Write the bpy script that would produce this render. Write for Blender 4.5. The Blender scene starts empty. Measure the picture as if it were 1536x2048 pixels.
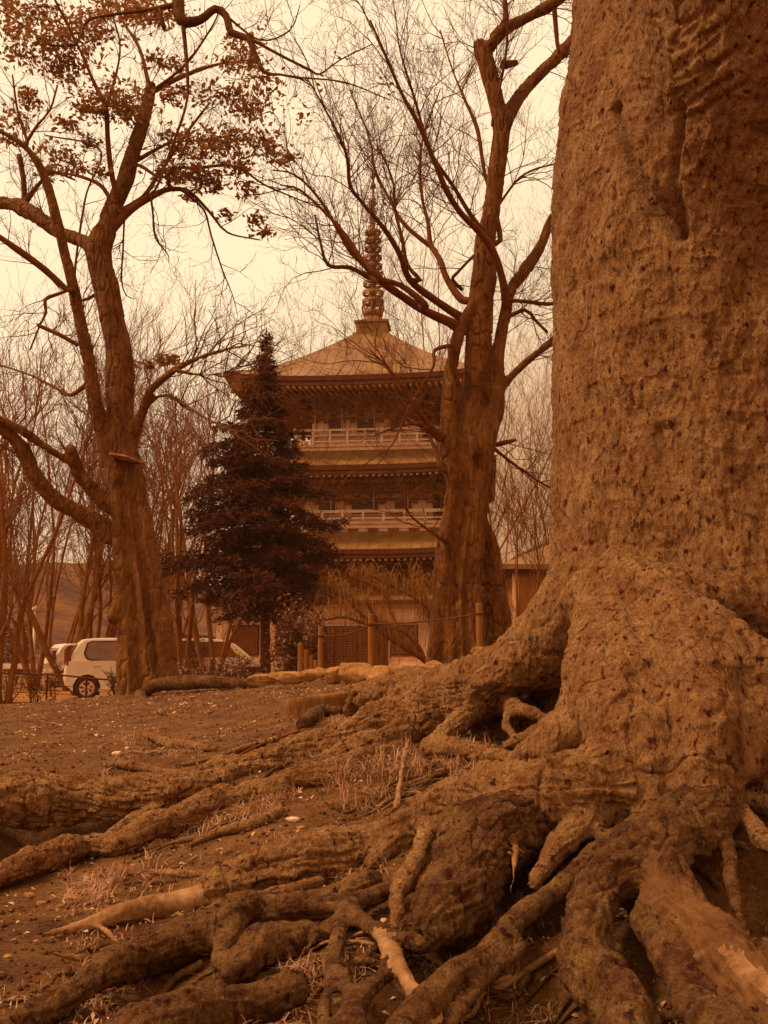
import bpy, math, random
import numpy as np
from mathutils import Vector, Matrix
R = math.radians
# ------------------------------------------------------------------ camera, sky, sun, exposure
F = 1992.0; CX = 768.0; CY = 1024.0; EYE = 1.2; PITCH = R(7.9)
sc = bpy.context.scene
COL = sc.collection
cam_d = bpy.data.cameras.new('camera'); cam = bpy.data.objects.new('camera', cam_d); COL.objects.link(cam)
cam_d.sensor_fit = 'VERTICAL'; cam_d.sensor_height = 36; cam_d.lens = F / 2048 * 36
cam_d.clip_start = .05; cam_d.clip_end = 3000
cam.location = (0, 0, EYE); cam.rotation_euler = (R(90) + PITCH, 0, 0)
sc.camera = cam
sc.view_settings.view_transform = 'Standard'; sc.view_settings.look = 'None'
sc.view_settings.exposure = 0.0; sc.view_settings.gamma = 1
LIGHT = np.array([1.15, .90, .58])

world = bpy.data.worlds.new('World'); sc.world = world; world.use_nodes = True
nt = world.node_tree; nt.nodes.clear()
def N(t, **k):
    n = nt.nodes.new(t)
    for a, b in k.items(): setattr(n, a, b)
    return n
out = N('ShaderNodeOutputWorld'); bg = N('ShaderNodeBackground'); bg.inputs[1].default_value = 1.0
tc = N('ShaderNodeTexCoord'); sep_ = N('ShaderNodeSeparateXYZ'); nt.links.new(tc.outputs['Generated'], sep_.inputs[0])
noi = N('ShaderNodeTexNoise'); noi.inputs['Scale'].default_value = 2.2; noi.inputs['Detail'].default_value = 4
mp = N('ShaderNodeMapping'); mp.inputs['Scale'].default_value = (1, 1, 3); nt.links.new(tc.outputs['Generated'], mp.inputs[0]); nt.links.new(mp.outputs[0], noi.inputs['Vector'])
m1 = N('ShaderNodeMath', operation='MULTIPLY_ADD'); nt.links.new(noi.outputs[0], m1.inputs[0]); m1.inputs[1].default_value = .16; m1.inputs[2].default_value = -.08
m2 = N('ShaderNodeMath', operation='ADD'); nt.links.new(sep_.outputs[2], m2.inputs[0]); nt.links.new(m1.outputs[0], m2.inputs[1])
m3 = N('ShaderNodeMath', operation='MULTIPLY_ADD'); nt.links.new(sep_.outputs[0], m3.inputs[0]); m3.inputs[1].default_value = -.45; nt.links.new(m2.outputs[0], m3.inputs[2])
rp = N('ShaderNodeValToRGB'); nt.links.new(m3.outputs[0], rp.inputs[0]); nt.links.new(rp.outputs[0], bg.inputs[0]); nt.links.new(bg.outputs[0], out.inputs[0])
cr = rp.color_ramp
cr.elements[0].position = 0.0; cr.elements[0].color = (.50, .22, .10, 1)
cr.elements[1].position = 1.0; cr.elements[1].color = (1.3, .94, .61, 1)
for p_, c_ in ((.08, (.66, .33, .155, 1)), (.15, (.78, .43, .22, 1)), (.22, (.95, .65, .38, 1)), (.31, (1.08, .84, .54, 1)), (.42, (1.24, .93, .60, 1))):
    e = cr.elements.new(p_); e.color = c_

sun_d = bpy.data.lights.new('sun', 'SUN'); sun_d.energy = 2.7; sun_d.angle = R(10); sun_d.color = (1, .80, .55)
sun = bpy.data.objects.new('sun', sun_d); COL.objects.link(sun)
sun.rotation_euler = Vector((-.72, -.12, .95)).to_track_quat('Z', 'Y').to_euler()

# ------------------------------------------------------------------ colour helpers (sepia toned place)
_L = [(64, 16, 0), (90, 39, 2), (108, 54, 9), (125, 68, 20), (165, 110, 61), (200, 146, 98), (235, 188, 140), (255, 240, 195)]
def s2l(c): c = c / 255.0; return c / 12.92 if c < .04045 else ((c + .055) / 1.055) ** 2.4
def sep(r, k=.58):
    g = np.interp(r, [a[0] for a in _L], [a[1] for a in _L]); b = np.interp(r, [a[0] for a in _L], [a[2] for a in _L])
    v = np.array([s2l(r), s2l(g), s2l(b)]) / (np.array([1.13, 1.0, np.interp(r, [120, 178], [1.30, .72])]) * k)
    v = np.maximum(v, [.004, .0016, .0008])
    return tuple(np.minimum(v, .9)) + (1,)

def material(name, r0, r1, scale=8, rough=.9, bump=0., bscale=40, stretch=(1, 1, 1), detail=6, k=.58, spec=.25, metal=0, vor=0., vscale=20, lo=.35, hi=.65, coord='Object', spots=None, fine=0):
    m = bpy.data.materials.new(name); m.use_nodes = True; t = m.node_tree; nd = t.nodes; ln = t.links
    b = nd['Principled BSDF']; b.inputs['Roughness'].default_value = rough; b.inputs['Metallic'].default_value = metal
    b.inputs['Specular IOR Level'].default_value = spec
    tcn = nd.new('ShaderNodeTexCoord'); mpn = nd.new('ShaderNodeMapping'); mpn.inputs['Scale'].default_value = stretch
    ln.new(tcn.outputs[coord], mpn.inputs[0])
    n1 = nd.new('ShaderNodeTexNoise'); n1.inputs['Scale'].default_value = scale; n1.inputs['Detail'].default_value = detail; n1.inputs['Roughness'].default_value = .62
    ln.new(mpn.outputs[0], n1.inputs['Vector'])
    r = nd.new('ShaderNodeValToRGB'); r.color_ramp.elements[0].position = lo; r.color_ramp.elements[1].position = hi
    r.color_ramp.elements[0].color = sep(r0, k); r.color_ramp.elements[1].color = sep(r1, k)
    fac = n1.outputs[0]
    if fine:
        nf = nd.new('ShaderNodeTexNoise'); nf.inputs['Scale'].default_value = fine; nf.inputs['Detail'].default_value = 6; nf.inputs['Roughness'].default_value = .62
        ln.new(mpn.outputs[0], nf.inputs['Vector']); fm = nd.new('ShaderNodeMix'); fm.inputs[0].default_value = .38; ln.new(n1.outputs[0], fm.inputs[2]); ln.new(nf.outputs[0], fm.inputs[3]); fac = fm.outputs[0]
    ln.new(fac, r.inputs[0]); colout = r.outputs[0]
    if spots:
        rs, sc_, th = spots
        n3 = nd.new('ShaderNodeTexNoise'); n3.inputs['Scale'].default_value = sc_; n3.inputs['Detail'].default_value = 3
        ln.new(mpn.outputs[0], n3.inputs['Vector'])
        r3 = nd.new('ShaderNodeValToRGB'); r3.color_ramp.elements[0].position = th; r3.color_ramp.elements[1].position = th + .10
        ln.new(n3.outputs[0], r3.inputs[0])
        mx = nd.new('ShaderNodeMix'); mx.data_type = 'RGBA'; ln.new(r3.outputs[0], mx.inputs[0]); ln.new(colout, mx.inputs[6]); mx.inputs[7].default_value = sep(rs, k)
        colout = mx.outputs[2]
    ln.new(colout, b.inputs['Base Color'])
    last = None
    if vor:
        v = nd.new('ShaderNodeTexVoronoi'); v.feature = 'F1'; v.inputs['Scale'].default_value = vscale
        dn = nd.new('ShaderNodeTexNoise'); dn.inputs['Scale'].default_value = vscale * .7; dn.inputs['Detail'].default_value = 2
        ln.new(mpn.outputs[0], dn.inputs['Vector'])
        ad = nd.new('ShaderNodeMix'); ad.data_type = 'VECTOR'; ad.inputs[0].default_value = .07
        ln.new(mpn.outputs[0], ad.inputs[4]); ln.new(dn.outputs['Color'], ad.inputs[5]); ln.new(ad.outputs[1], v.inputs['Vector'])
        bp = nd.new('ShaderNodeBump'); bp.inputs['Strength'].default_value = 1; bp.inputs['Distance'].default_value = vor
        ln.new(v.outputs['Distance'], bp.inputs['Height']); last = bp
    if bump:
        n2 = nd.new('ShaderNodeTexNoise'); n2.inputs['Scale'].default_value = bscale; n2.inputs['Detail'].default_value = 8; n2.inputs['Roughness'].default_value = .7
        ln.new(mpn.outputs[0], n2.inputs['Vector'])
        bp = nd.new('ShaderNodeBump'); bp.inputs['Strength'].default_value = 1; bp.inputs['Distance'].default_value = bump
        ln.new(n2.outputs[0], bp.inputs['Height'])
        if last: ln.new(last.outputs[0], bp.inputs['Normal'])
        last = bp
    if last: ln.new(last.outputs[0], b.inputs['Normal'])
    return m

M = {}
M['bark_big'] = material('bark_big', 100, 164, 7, bump=.05, bscale=52, vor=.022, vscale=52, stretch=(1, 1, .55), spots=(72, 42, .58), k=.48, fine=40, lo=.33, hi=.68)
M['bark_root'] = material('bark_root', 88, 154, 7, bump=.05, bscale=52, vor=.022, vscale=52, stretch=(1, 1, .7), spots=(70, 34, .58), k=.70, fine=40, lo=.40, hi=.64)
M['bare_root'] = material('bare_root', 92, 164, 9, k=.70, fine=50, rough=.7, bump=.006, bscale=60)
M['smooth_root'] = material('smooth_root', 88, 140, 5, fine=30, stretch=(1, 1, 1), bump=.02, bscale=30, rough=.65, spots=(170, 9, .66), vor=.010, vscale=14, k=.90)
M['soil'] = material('soil', 78, 142, 4, k=.66, bump=.04, bscale=40, detail=10, vor=.012, vscale=60, spots=(158, 30, .64), fine=55)
M['bark_mid'] = material('bark_mid', 76, 130, 7, fine=32, bump=.06, bscale=26, stretch=(1, 1, .42), vor=.03, vscale=16, spots=(142, 6, .63))
M['bark_left'] = material('bark_left', 78, 136, 7, fine=32, bump=.06, bscale=26, stretch=(1, 1, .42), vor=.03, vscale=16, spots=(146, 5, .64))
M['twig'] = material('twig', 84, 98, 5)
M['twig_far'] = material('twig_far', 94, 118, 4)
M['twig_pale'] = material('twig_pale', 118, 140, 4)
M['scar'] = material('scar', 110, 185, 8, rough=.5)
M['leaf_dry'] = material('leaf_dry', 100, 150, 12, rough=.8)
_t = M['leaf_dry'].node_tree; _b = _t.nodes['Principled BSDF']; _o = _t.nodes['Material Output']; _tr = _t.nodes.new('ShaderNodeBsdfTranslucent'); _mx = _t.nodes.new('ShaderNodeMixShader'); _mx.inputs[0].default_value = .5
_t.links.new(_b.inputs['Base Color'].links[0].from_socket, _tr.inputs[0]); _t.links.new(_b.outputs[0], _mx.inputs[1]); _t.links.new(_tr.outputs[0], _mx.inputs[2]); _t.links.new(_mx.outputs[0], _o.inputs[0])
M['needle'] = material('needle', 64, 84, 6, rough=.85)
M['leaf_shrub'] = material('leaf_shrub', 80, 120, 9, rough=.5, spec=.5)
M['litter'] = material('litter', 90, 190, 15, rough=.8)
M['grass'] = material('grass', 104, 180, 10, rough=.8)
M['stone'] = material('stone', 100, 160, 6, fine=40, bump=.02, bscale=14)
M['pebble'] = material('pebble', 165, 215, 8, rough=.7)
M['post'] = material('post', 100, 134, 6, bump=.004, bscale=30, stretch=(1, 1, .15))
M['rope'] = material('rope', 76, 92, 20)
M['plaster'] = material('plaster', 205, 225, 1.5, rough=.85)
M['plaster_hi'] = material('plaster_hi', 178, 200, 1.5, rough=.85)
M['panel'] = material('panel', 116, 136, 2)
M['copper'] = material('copper', 126, 154, 1.2, k=.95, rough=.55, bump=.01, bscale=6)
M['copper_dark'] = material('copper_dark', 128, 154, 1.5, k=.95, rough=.6)
M['eave'] = material('eave', 104, 130, 3)
M['rafter'] = material('rafter', 145, 175, 3)
M['dark_wood'] = material('dark_wood', 70, 84, 4)
M['window_dark'] = material('window_dark', 76, 88, 3, rough=.3)
M['paper'] = material('paper', 140, 160, 3)
M['bronze'] = material('bronze', 96, 128, 4, rough=.6)
M['car_paint'] = material('car_paint', 205, 222, 1.0, rough=.25, spec=.5)
M['car_glass'] = material('car_glass', 96, 124, 1.5, rough=.08, spec=.8)
M['tyre'] = material('tyre', 66, 78, 10)
M['hub'] = material('hub', 185, 215, 5, rough=.35)
M['lamp_red'] = material('lamp_red', 96, 112, 5, rough=.2)
M['white_metal'] = material('white_metal', 200, 220, 3, rough=.5)
M['asphalt'] = material('asphalt', 118, 136, 2, bump=.004, bscale=80)
M['hill'] = material('hill', 66, 112, .12, fine=1.3, lo=.40, hi=.60, bump=.8, bscale=.9, coord='Object')
M['stump_wood'] = material('stump_wood', 84, 140, 9, k=.8, fine=40, bump=.015, bscale=30, stretch=(1, 1, .3))

# ------------------------------------------------------------------ object helpers
def link(o, parent=None):
    COL.objects.link(o)
    if parent is not None: o.parent = parent
    return o
def tag(o, label=None, cat=None, group=None, kind=None):
    if label: o['label'] = label
    if cat: o['category'] = cat
    if group: o['group'] = group
    if kind: o['kind'] = kind
    return o
def empty(name, loc, label, cat, group=None, rz=0):
    o = bpy.data.objects.new(name, None); link(o); o.location = loc; o.rotation_euler = (0, 0, rz); o.empty_display_size = .1
    return tag(o, label, cat, group)
def mk(name, v, f, mat, parent=None, smooth=False, world=True):
    """mesh object; v in world coordinates when parent is an unrotated empty"""
    v = np.asarray(v, dtype=np.float32).reshape(-1, 3)
    if parent is not None and world: v = v - np.array(parent.location, dtype=np.float32)
    me = bpy.data.meshes.new(name)
    if isinstance(f, np.ndarray):
        n, kk = f.shape
        me.vertices.add(len(v)); me.vertices.foreach_set('co', v.ravel())
        me.loops.add(n * kk); me.loops.foreach_set('vertex_index', f.astype(np.int32).ravel())
        me.polygons.add(n); me.polygons.foreach_set('loop_start', np.arange(0, n * kk, kk, dtype=np.int32))
        me.update(calc_edges=True); me.validate()
    else:
        me.from_pydata(v.tolist(), [], f)
    if smooth: me.polygons.foreach_set('use_smooth', [True] * len(me.polygons))
    me.materials.append(M[mat] if isinstance(mat, str) else mat)
    return link(bpy.data.objects.new(name, me), parent)

class MB:
    def __init__(s): s.v = []; s.f = []
    def add(s, v, f):
        b = len(s.v); s.v.extend([tuple(map(float, q)) for q in v]); s.f.extend([tuple(int(i) + b for i in q) for q in f]); return s
    def box(s, c, d, rz=0, taper=1.0, M4=None):
        hx, hy, hz = d[0] / 2, d[1] / 2, d[2] / 2; vs = []
        for z in (-hz, hz):
            k = taper if z > 0 else 1
            for x, y in ((-hx, -hy), (hx, -hy), (hx, hy), (-hx, hy)):
                x2, y2 = x * k, y * k
                vs.append((c[0] + x2 * math.cos(rz) - y2 * math.sin(rz), c[1] + x2 * math.sin(rz) + y2 * math.cos(rz), c[2] + z))
        return s.add(vs, [(0, 3, 2, 1), (4, 5, 6, 7), (0, 1, 5, 4), (1, 2, 6, 5), (2, 3, 7, 6), (3, 0, 4, 7)])
    def tube(s, pts, rad, n=6, cap=True):
        v, f = tube_np(np.array(pts, float), np.array(rad, float) * np.ones(len(pts)), n)
        s.add(v, f.tolist())
        if cap:
            b = len(s.v) - len(v); s.f.append(tuple(b + i for i in range(n))[::-1]); s.f.append(tuple(b + len(v) - n + i for i in range(n)))
        return s
    def lathe(s, prof, c=(0, 0, 0), n=24):
        b = len(s.v)
        for r, z in prof:
            for i in range(n):
                a = 2 * math.pi * i / n; s.v.append((c[0] + r * math.cos(a), c[1] + r * math.sin(a), c[2] + z))
        for j in range(len(prof) - 1):
            for i in range(n):
                k = (i + 1) % n; s.f.append((b + j * n + i, b + j * n + k, b + (j + 1) * n + k, b + (j + 1) * n + i))
        return s
    def prism(s, prof, y0, y1, ins=0):      # profile in (x,z), extruded along y
        b = len(s.v); n = len(prof)
        for y in (y0, y1):
            for x, z in prof: s.v.append((x, y, z))
        s.f.append(tuple(b + i for i in range(n))); s.f.append(tuple(b + n + i for i in range(n))[::-1])
        for i in range(n):
            k = (i + 1) % n; s.f.append((b + i, b + n + i, b + n + k, b + k))
        return s
    def build(s, name, mat, parent=None, smooth=False, world=False):
        return mk(name, s.v, s.f, mat, parent, smooth, world)

def tube_np(p, r, n):
    """quads of a tube along p"""
    m = len(p); t = np.gradient(p, axis=0); t /= np.linalg.norm(t, axis=1)[:, None] + 1e-9
    ref = np.array([.13, .97, .2]) if abs(t[:, 1]).mean() < .8 else np.array([1., .1, .1])
    a = np.cross(t, ref); a /= np.linalg.norm(a, axis=1)[:, None] + 1e-9; b = np.cross(t, a)
    th = np.arange(n) * 2 * np.pi / n
    v = p[:, None] + r[:, None, None] * (np.cos(th)[None, :, None] * a[:, None] + np.sin(th)[None, :, None] * b[:, None])
    i = np.arange(m - 1)[:, None] * n; j = np.arange(n)[None]; k = (j + 1) % n
    f = np.stack([i + j, i + k, i + n + k, i + n + j], -1).reshape(-1, 4)
    return v.reshape(-1, 3), f
class TB:       # many tubes / blades, numpy
    def __init__(s): s.v = []; s.f = []; s.n = 0
    def add(s, v, f): s.v.append(v); s.f.append(f + s.n); s.n += len(v)
    def tube(s, p, r, n=4): v, f = tube_np(p, r, n); s.add(v, f)
    def build(s, name, mat, parent=None, smooth=True):
        if not s.v: return None
        return mk(name, np.concatenate(s.v), np.concatenate(s.f), mat, parent, smooth)

def ray(px, py):
    x = (px - CX) / F; y = (CY - py) / F; c, s_ = math.cos(PITCH), math.sin(PITCH)
    return np.array([x, c - y * s_, s_ + y * c])
def P(px, py, Y):
    d = ray(px, py); return np.array([0, 0, EYE]) + d * (Y / d[1])

def _h(i, j, k, s=0):
    with np.errstate(over='ignore'):
        h = (i.astype(np.int64) * 374761393 + j.astype(np.int64) * 668265263 + k.astype(np.int64) * 2147483647 + s * 974634777) & 0xffffffff
        h = ((h ^ (h >> 13)) * 1274126177) & 0xffffffff; h = h ^ (h >> 16)
    return (h & 0xffff).astype(np.float32) / 32767.5 - 1
def vn(p, s=0):
    p = np.asarray(p); i = np.floor(p).astype(np.int64); f = (p - i).astype(np.float32); f = f * f * (3 - 2 * f); r = 0
    for dx in (0, 1):
        wx = f[:, 0] if dx else 1 - f[:, 0]
        for dy in (0, 1):
            wy = wx * (f[:, 1] if dy else 1 - f[:, 1])
            for dz in (0, 1):
                r = r + wy * (f[:, 2] if dz else 1 - f[:, 2]) * _h(i[:, 0] + dx, i[:, 1] + dy, i[:, 2] + dz, s)
    return r
def fbm(p, o=3, s=0):
    p = np.asarray(p, float); r = 0; a = 1.
    for q in range(o): r = r + a * vn(p * 2.03 ** q + 17.3 * q, s + q); a *= .5
    return r
def catmull(P0, step):
    P0 = np.array(P0, float); q = np.vstack([2 * P0[0] - P0[1], P0, 2 * P0[-1] - P0[-2]]); o = []
    for i in range(1, len(q) - 2):
        n = max(2, int(np.linalg.norm(q[i + 1, :3] - q[i, :3]) / step))
        for t in np.arange(n) / n:
            o.append(.5 * (2 * q[i] + (q[i + 1] - q[i - 1]) * t + (2 * q[i - 1] - 5 * q[i] + 4 * q[i + 1] - q[i + 2]) * t * t + (3 * q[i] - q[i - 1] - 3 * q[i + 1] + q[i + 2]) * t ** 3))
    o.append(q[-2]); return np.array(o)

# ------------------------------------------------------------------ terrain
cps = [(0, 2100, 2.3), (400, 2150, 2.1), (768, 2150, 2.1), (1100, 2150, 2.05), (1536, 2150, 2.0),
 (0, 1980, 2.7), (200, 1900, 3.1), (50, 1830, 3.5), (250, 1790, 3.75), (0, 1780, 3.9), (150, 1730, 4.4), (400, 1730, 4.0), (0, 1690, 4.95), (200, 1670, 5.05), (100, 1640, 5.35),
 (0, 1565, 5.6), (200, 1545, 5.7), (400, 1560, 5.3), (0, 1500, 7), (200, 1500, 7), (400, 1480, 7), (0, 1440, 10), (200, 1430, 10.5), (400, 1420, 9.5),
 (0, 1408, 16), (180, 1402, 16), (290, 1385, 14.5), (450, 1388, 12), (-300, 1440, 10), (-300, 1560, 5.6), (-200, 1800, 3.8),
 (600, 1900, 2.9), (600, 1790, 3.35), (500, 1690, 4.05), (700, 1660, 3.95), (650, 1580, 4.7), (600, 1490, 5.9), (620, 1440, 7), (500, 1400, 9.5), (700, 1372, 10.5), (600, 1372, 12), (850, 1356, 10),
 (800, 1420, 6.2), (800, 1490, 5.1), (900, 1500, 4.5), (950, 1430, 4.9), (950, 1365, 6.0), (880, 1370, 8),
 (900, 1720, 3.25), (900, 1850, 2.75), (800, 2000, 2.35), (1000, 1970, 2.4), (1150, 1880, 2.55), (1100, 1740, 3.0), (1050, 1650, 3.45), (1100, 1500, 4.1), (1000, 1570, 3.9),
 (1300, 1600, 3.65), (1300, 1760, 2.95), (1536, 1740, 2.95), (1500, 1930, 2.35), (1536, 1600, 3.5), (1420, 1490, 4.0), (1536, 1440, 4.4), (1150, 1430, 4.4), (1060, 1400, 4.9)]
wp = [(2, 7, .95), (4, 5.2, .85), (4.2, 3, .42), (5.5, 8, .85), (-5, 3, .2), (-6, 6, .35), (-6, 12, .42), (0, .6, .15), (-3, .4, .12), (3, .4, .2), (-6, 0, .1), (6, 0, .15), (-8, 16, .3), (7, 14, .8),
      (1.1, 13, 1.0), (.2, 13.5, .95), (-1, 14, .85), (2.5, 12, 1.0), (-1.5, 17, .6), (2, 17, .75), (8, 4, .5)]
cp = np.array([P(*c) for c in cps] + wp)
def _tps(d2): return .5 * d2 * np.log(d2 + 1e-9)
nA = len(cp); d2 = ((cp[:, None, :2] - cp[None, :, :2]) ** 2).sum(-1)
A = np.zeros((nA + 3, nA + 3)); A[:nA, :nA] = _tps(d2) + np.eye(nA) * .06; A[:nA, nA] = 1; A[:nA, nA + 1:] = cp[:, :2]; A[nA:, :nA] = A[:nA, nA:].T
sol = np.linalg.solve(A, np.concatenate([cp[:, 2], np.zeros(3)]))
def sst(x, a, b): t = np.clip((x - a) / (b - a), 0, 1); return t * t * (3 - 2 * t)
def H0(x, y):
    x = np.asarray(x, float); y = np.asarray(y, float); sh = x.shape; x = x.ravel(); y = y.ravel()
    xc = np.clip(x, -7, 7); yc = np.clip(y, -.5, 17)
    z = sol[nA] + sol[nA + 1] * xc + sol[nA + 2] * yc
    for i in range(nA): z = z + sol[i] * _tps((xc - cp[i, 0]) ** 2 + (yc - cp[i, 1]) ** 2)
    w = np.maximum(sst(y, 15.5, 21.5), sst(np.abs(x), 7, 14)); z = z * (1 - w)
    p = np.stack([x, y, 0 * x], 1)
    near = 1 - sst(y, 12, 20)
    z = z + (fbm(p * 2.2, 3, 5) * .022 + fbm(p * 9, 2, 9) * .007) * near
    return z.reshape(sh)
def axis_grid(segs):
    o = [segs[0][0]]
    for a, b, st in segs:
        n = max(1, int(round((b - a) / st))); o += list(a + (b - a) * np.arange(1, n + 1) / n)
    return np.array(o)
gx = axis_grid([(-500, -300, 100), (-300, -60, 30), (-60, -16, 4), (-16, -6, .4), (-6, -3.4, .1), (-3.4, 3.4, .028), (3.4, 6, .1), (6, 16, .4), (16, 60, 4), (60, 300, 30), (300, 500, 100)])
gy = axis_grid([(-140, -20, 30), (-20, 0, 2), (0, 1.8, .12), (1.8, 6.4, .028), (6.4, 10, .06), (10, 24, .16), (24, 60, 3), (60, 300, 20), (300, 450, 50)])
GX, GY = np.meshgrid(gx, gy); GZ = H0(GX, GY)
def H(x, y):
    x = np.atleast_1d(np.asarray(x, float)); y = np.atleast_1d(np.asarray(y, float))
    i = np.clip(np.searchsorted(gx, x) - 1, 0, len(gx) - 2); j = np.clip(np.searchsorted(gy, y) - 1, 0, len(gy) - 2)
    u = (x - gx[i]) / (gx[i + 1] - gx[i]); v = (y - gy[j]) / (gy[j + 1] - gy[j])
    return (GZ[j, i] * (1 - u) + GZ[j, i + 1] * u) * (1 - v) + (GZ[j + 1, i] * (1 - u) + GZ[j + 1, i + 1] * u) * v
def h(x, y): return float(H(x, y)[0])
def G(px, py, c=0., rpx=0., ymax=24):
    """first point on the ray whose height is ground + c * radius"""
    d = ray(px, py); d = d / d[1]; Y = np.arange(1.6, ymax, .012); pts = np.array([0, 0, EYE]) + Y[:, None] * d
    g = pts[:, 2] - H(pts[:, 0], pts[:, 1]) - c * rpx * Y / F
    k = np.argmax(g < 0)
    if g[k] >= 0: k = np.argmin(g)
    return pts[k]
pk = MB()
pk.box((-14, 33, .004 - .05), (26, 22, .1)); pl = pk.build('parking_lot', 'asphalt'); tag(pl, kind='structure')
kb = MB(); kb.box((-13, 21.8, .03), (24, .16, .14)); tag(kb.build('kerb', 'asphalt'), kind='structure')

# ------------------------------------------------------------------ the old tree: implicit surface of trunk, buttresses and roots
TX, TY = 1.62, 4.80
edge = [(-500, 1205), (0, 1168), (100, 1150), (200, 1122), (300, 1110), (400, 1103), (600, 1100), (800, 1097), (1000, 1096), (1100, 1096), (1200, 1092)]
def solve_r(py, pxe):
    z = EYE + 4.8 * ray(pxe, py)[2] / ray(pxe, py)[1]
    lo_, hi_ = .2, 1.4
    for _ in range(30):
        r = (lo_ + hi_) / 2; D = math.hypot(TX, TY); a0 = math.atan2(TX, TY); ha = math.asin(r / D); a = a0 - ha; L = math.sqrt(D * D - r * r)
        X, Y = L * math.sin(a), L * math.cos(a); c, s_ = math.cos(PITCH), math.sin(PITCH)
        zz = z - EYE; px = CX + F * X / (Y * c + zz * s_)
        if px > pxe: lo_ = r
        else: hi_ = r
    return z, r
zr = sorted(solve_r(a, b) for a, b in edge); ZT = np.array([a for a, b in zr]); RT = np.array([b for a, b in zr])
def q(*pts, k=.02, mat='bark_root', c=.55):
    """root traced as (px, py, radius px[, depth]); returns world polyline with radii"""
    o = []
    for p in pts:
        w = P(p[0], p[1], p[3]) if len(p) > 3 else G(p[0], p[1], c, p[2])
        o.append((w[0], w[1], w[2], p[2] * w[1] / F))
    return dict(p=catmull(o, .05), k=k, mat=mat)
prims = []
# buttresses of the trunk (owner 0)
butt = [q((1215, 1080, 60, 4.6), (1165, 1185, 74, 4.55), (1105, 1272, 72, 4.6), (1020, 1332, 54, 4.75), (930, 1352, 36, 4.9), (860, 1378, 26, 5.2), (790, 1400, 18, 5.5), k=.10),
 q((1235, 1170, 70, 4.15), (1225, 1260, 84, 4.0), (1232, 1370, 96, 3.75), (1272, 1480, 92, 3.55), (1300, 1580, 72, 3.45), k=.09),
 q((1150, 1205, 34, 4.2), (1230, 1168, 46, 4.05), (1330, 1178, 50, 3.95), (1440, 1192, 44, 3.96), (1560, 1205, 48, 4.05), (1700, 1240, 50, 4.2), k=.08),
 q((1250, 1300, 60, 3.9), (1190, 1410, 62, 3.8), (1120, 1478, 50, 3.75), (1060, 1515, 34, 3.78), (1010, 1548, 20, 3.85), k=.05),
 q((1320, 1220, 60, 3.9), (1400, 1262, 62, 3.75), (1480, 1320, 62, 3.65), (1560, 1390, 66, 3.65), (1650, 1460, 60, 3.7), k=.06),
 q((1350, 1260, 66, 3.8), (1385, 1370, 74, 3.6), (1412, 1470, 66, 3.45), (1395, 1560, 50, 3.38), k=.06),
 q((1460, 1340, 50, 3.75), (1500, 1420, 56, 3.6), (1490, 1500, 46, 3.5), (1430, 1560, 34, 3.4), k=.05),
 q((1900, 1200, 150, 5.4), (2050, 1330, 120, 5.5), (2250, 1420, 70, 5.6), k=.12),
 q((1300, 1180, 100, 5.6), (1200, 1270, 80, 6.1), (1100, 1310, 50, 6.8), k=.12)]
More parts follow.
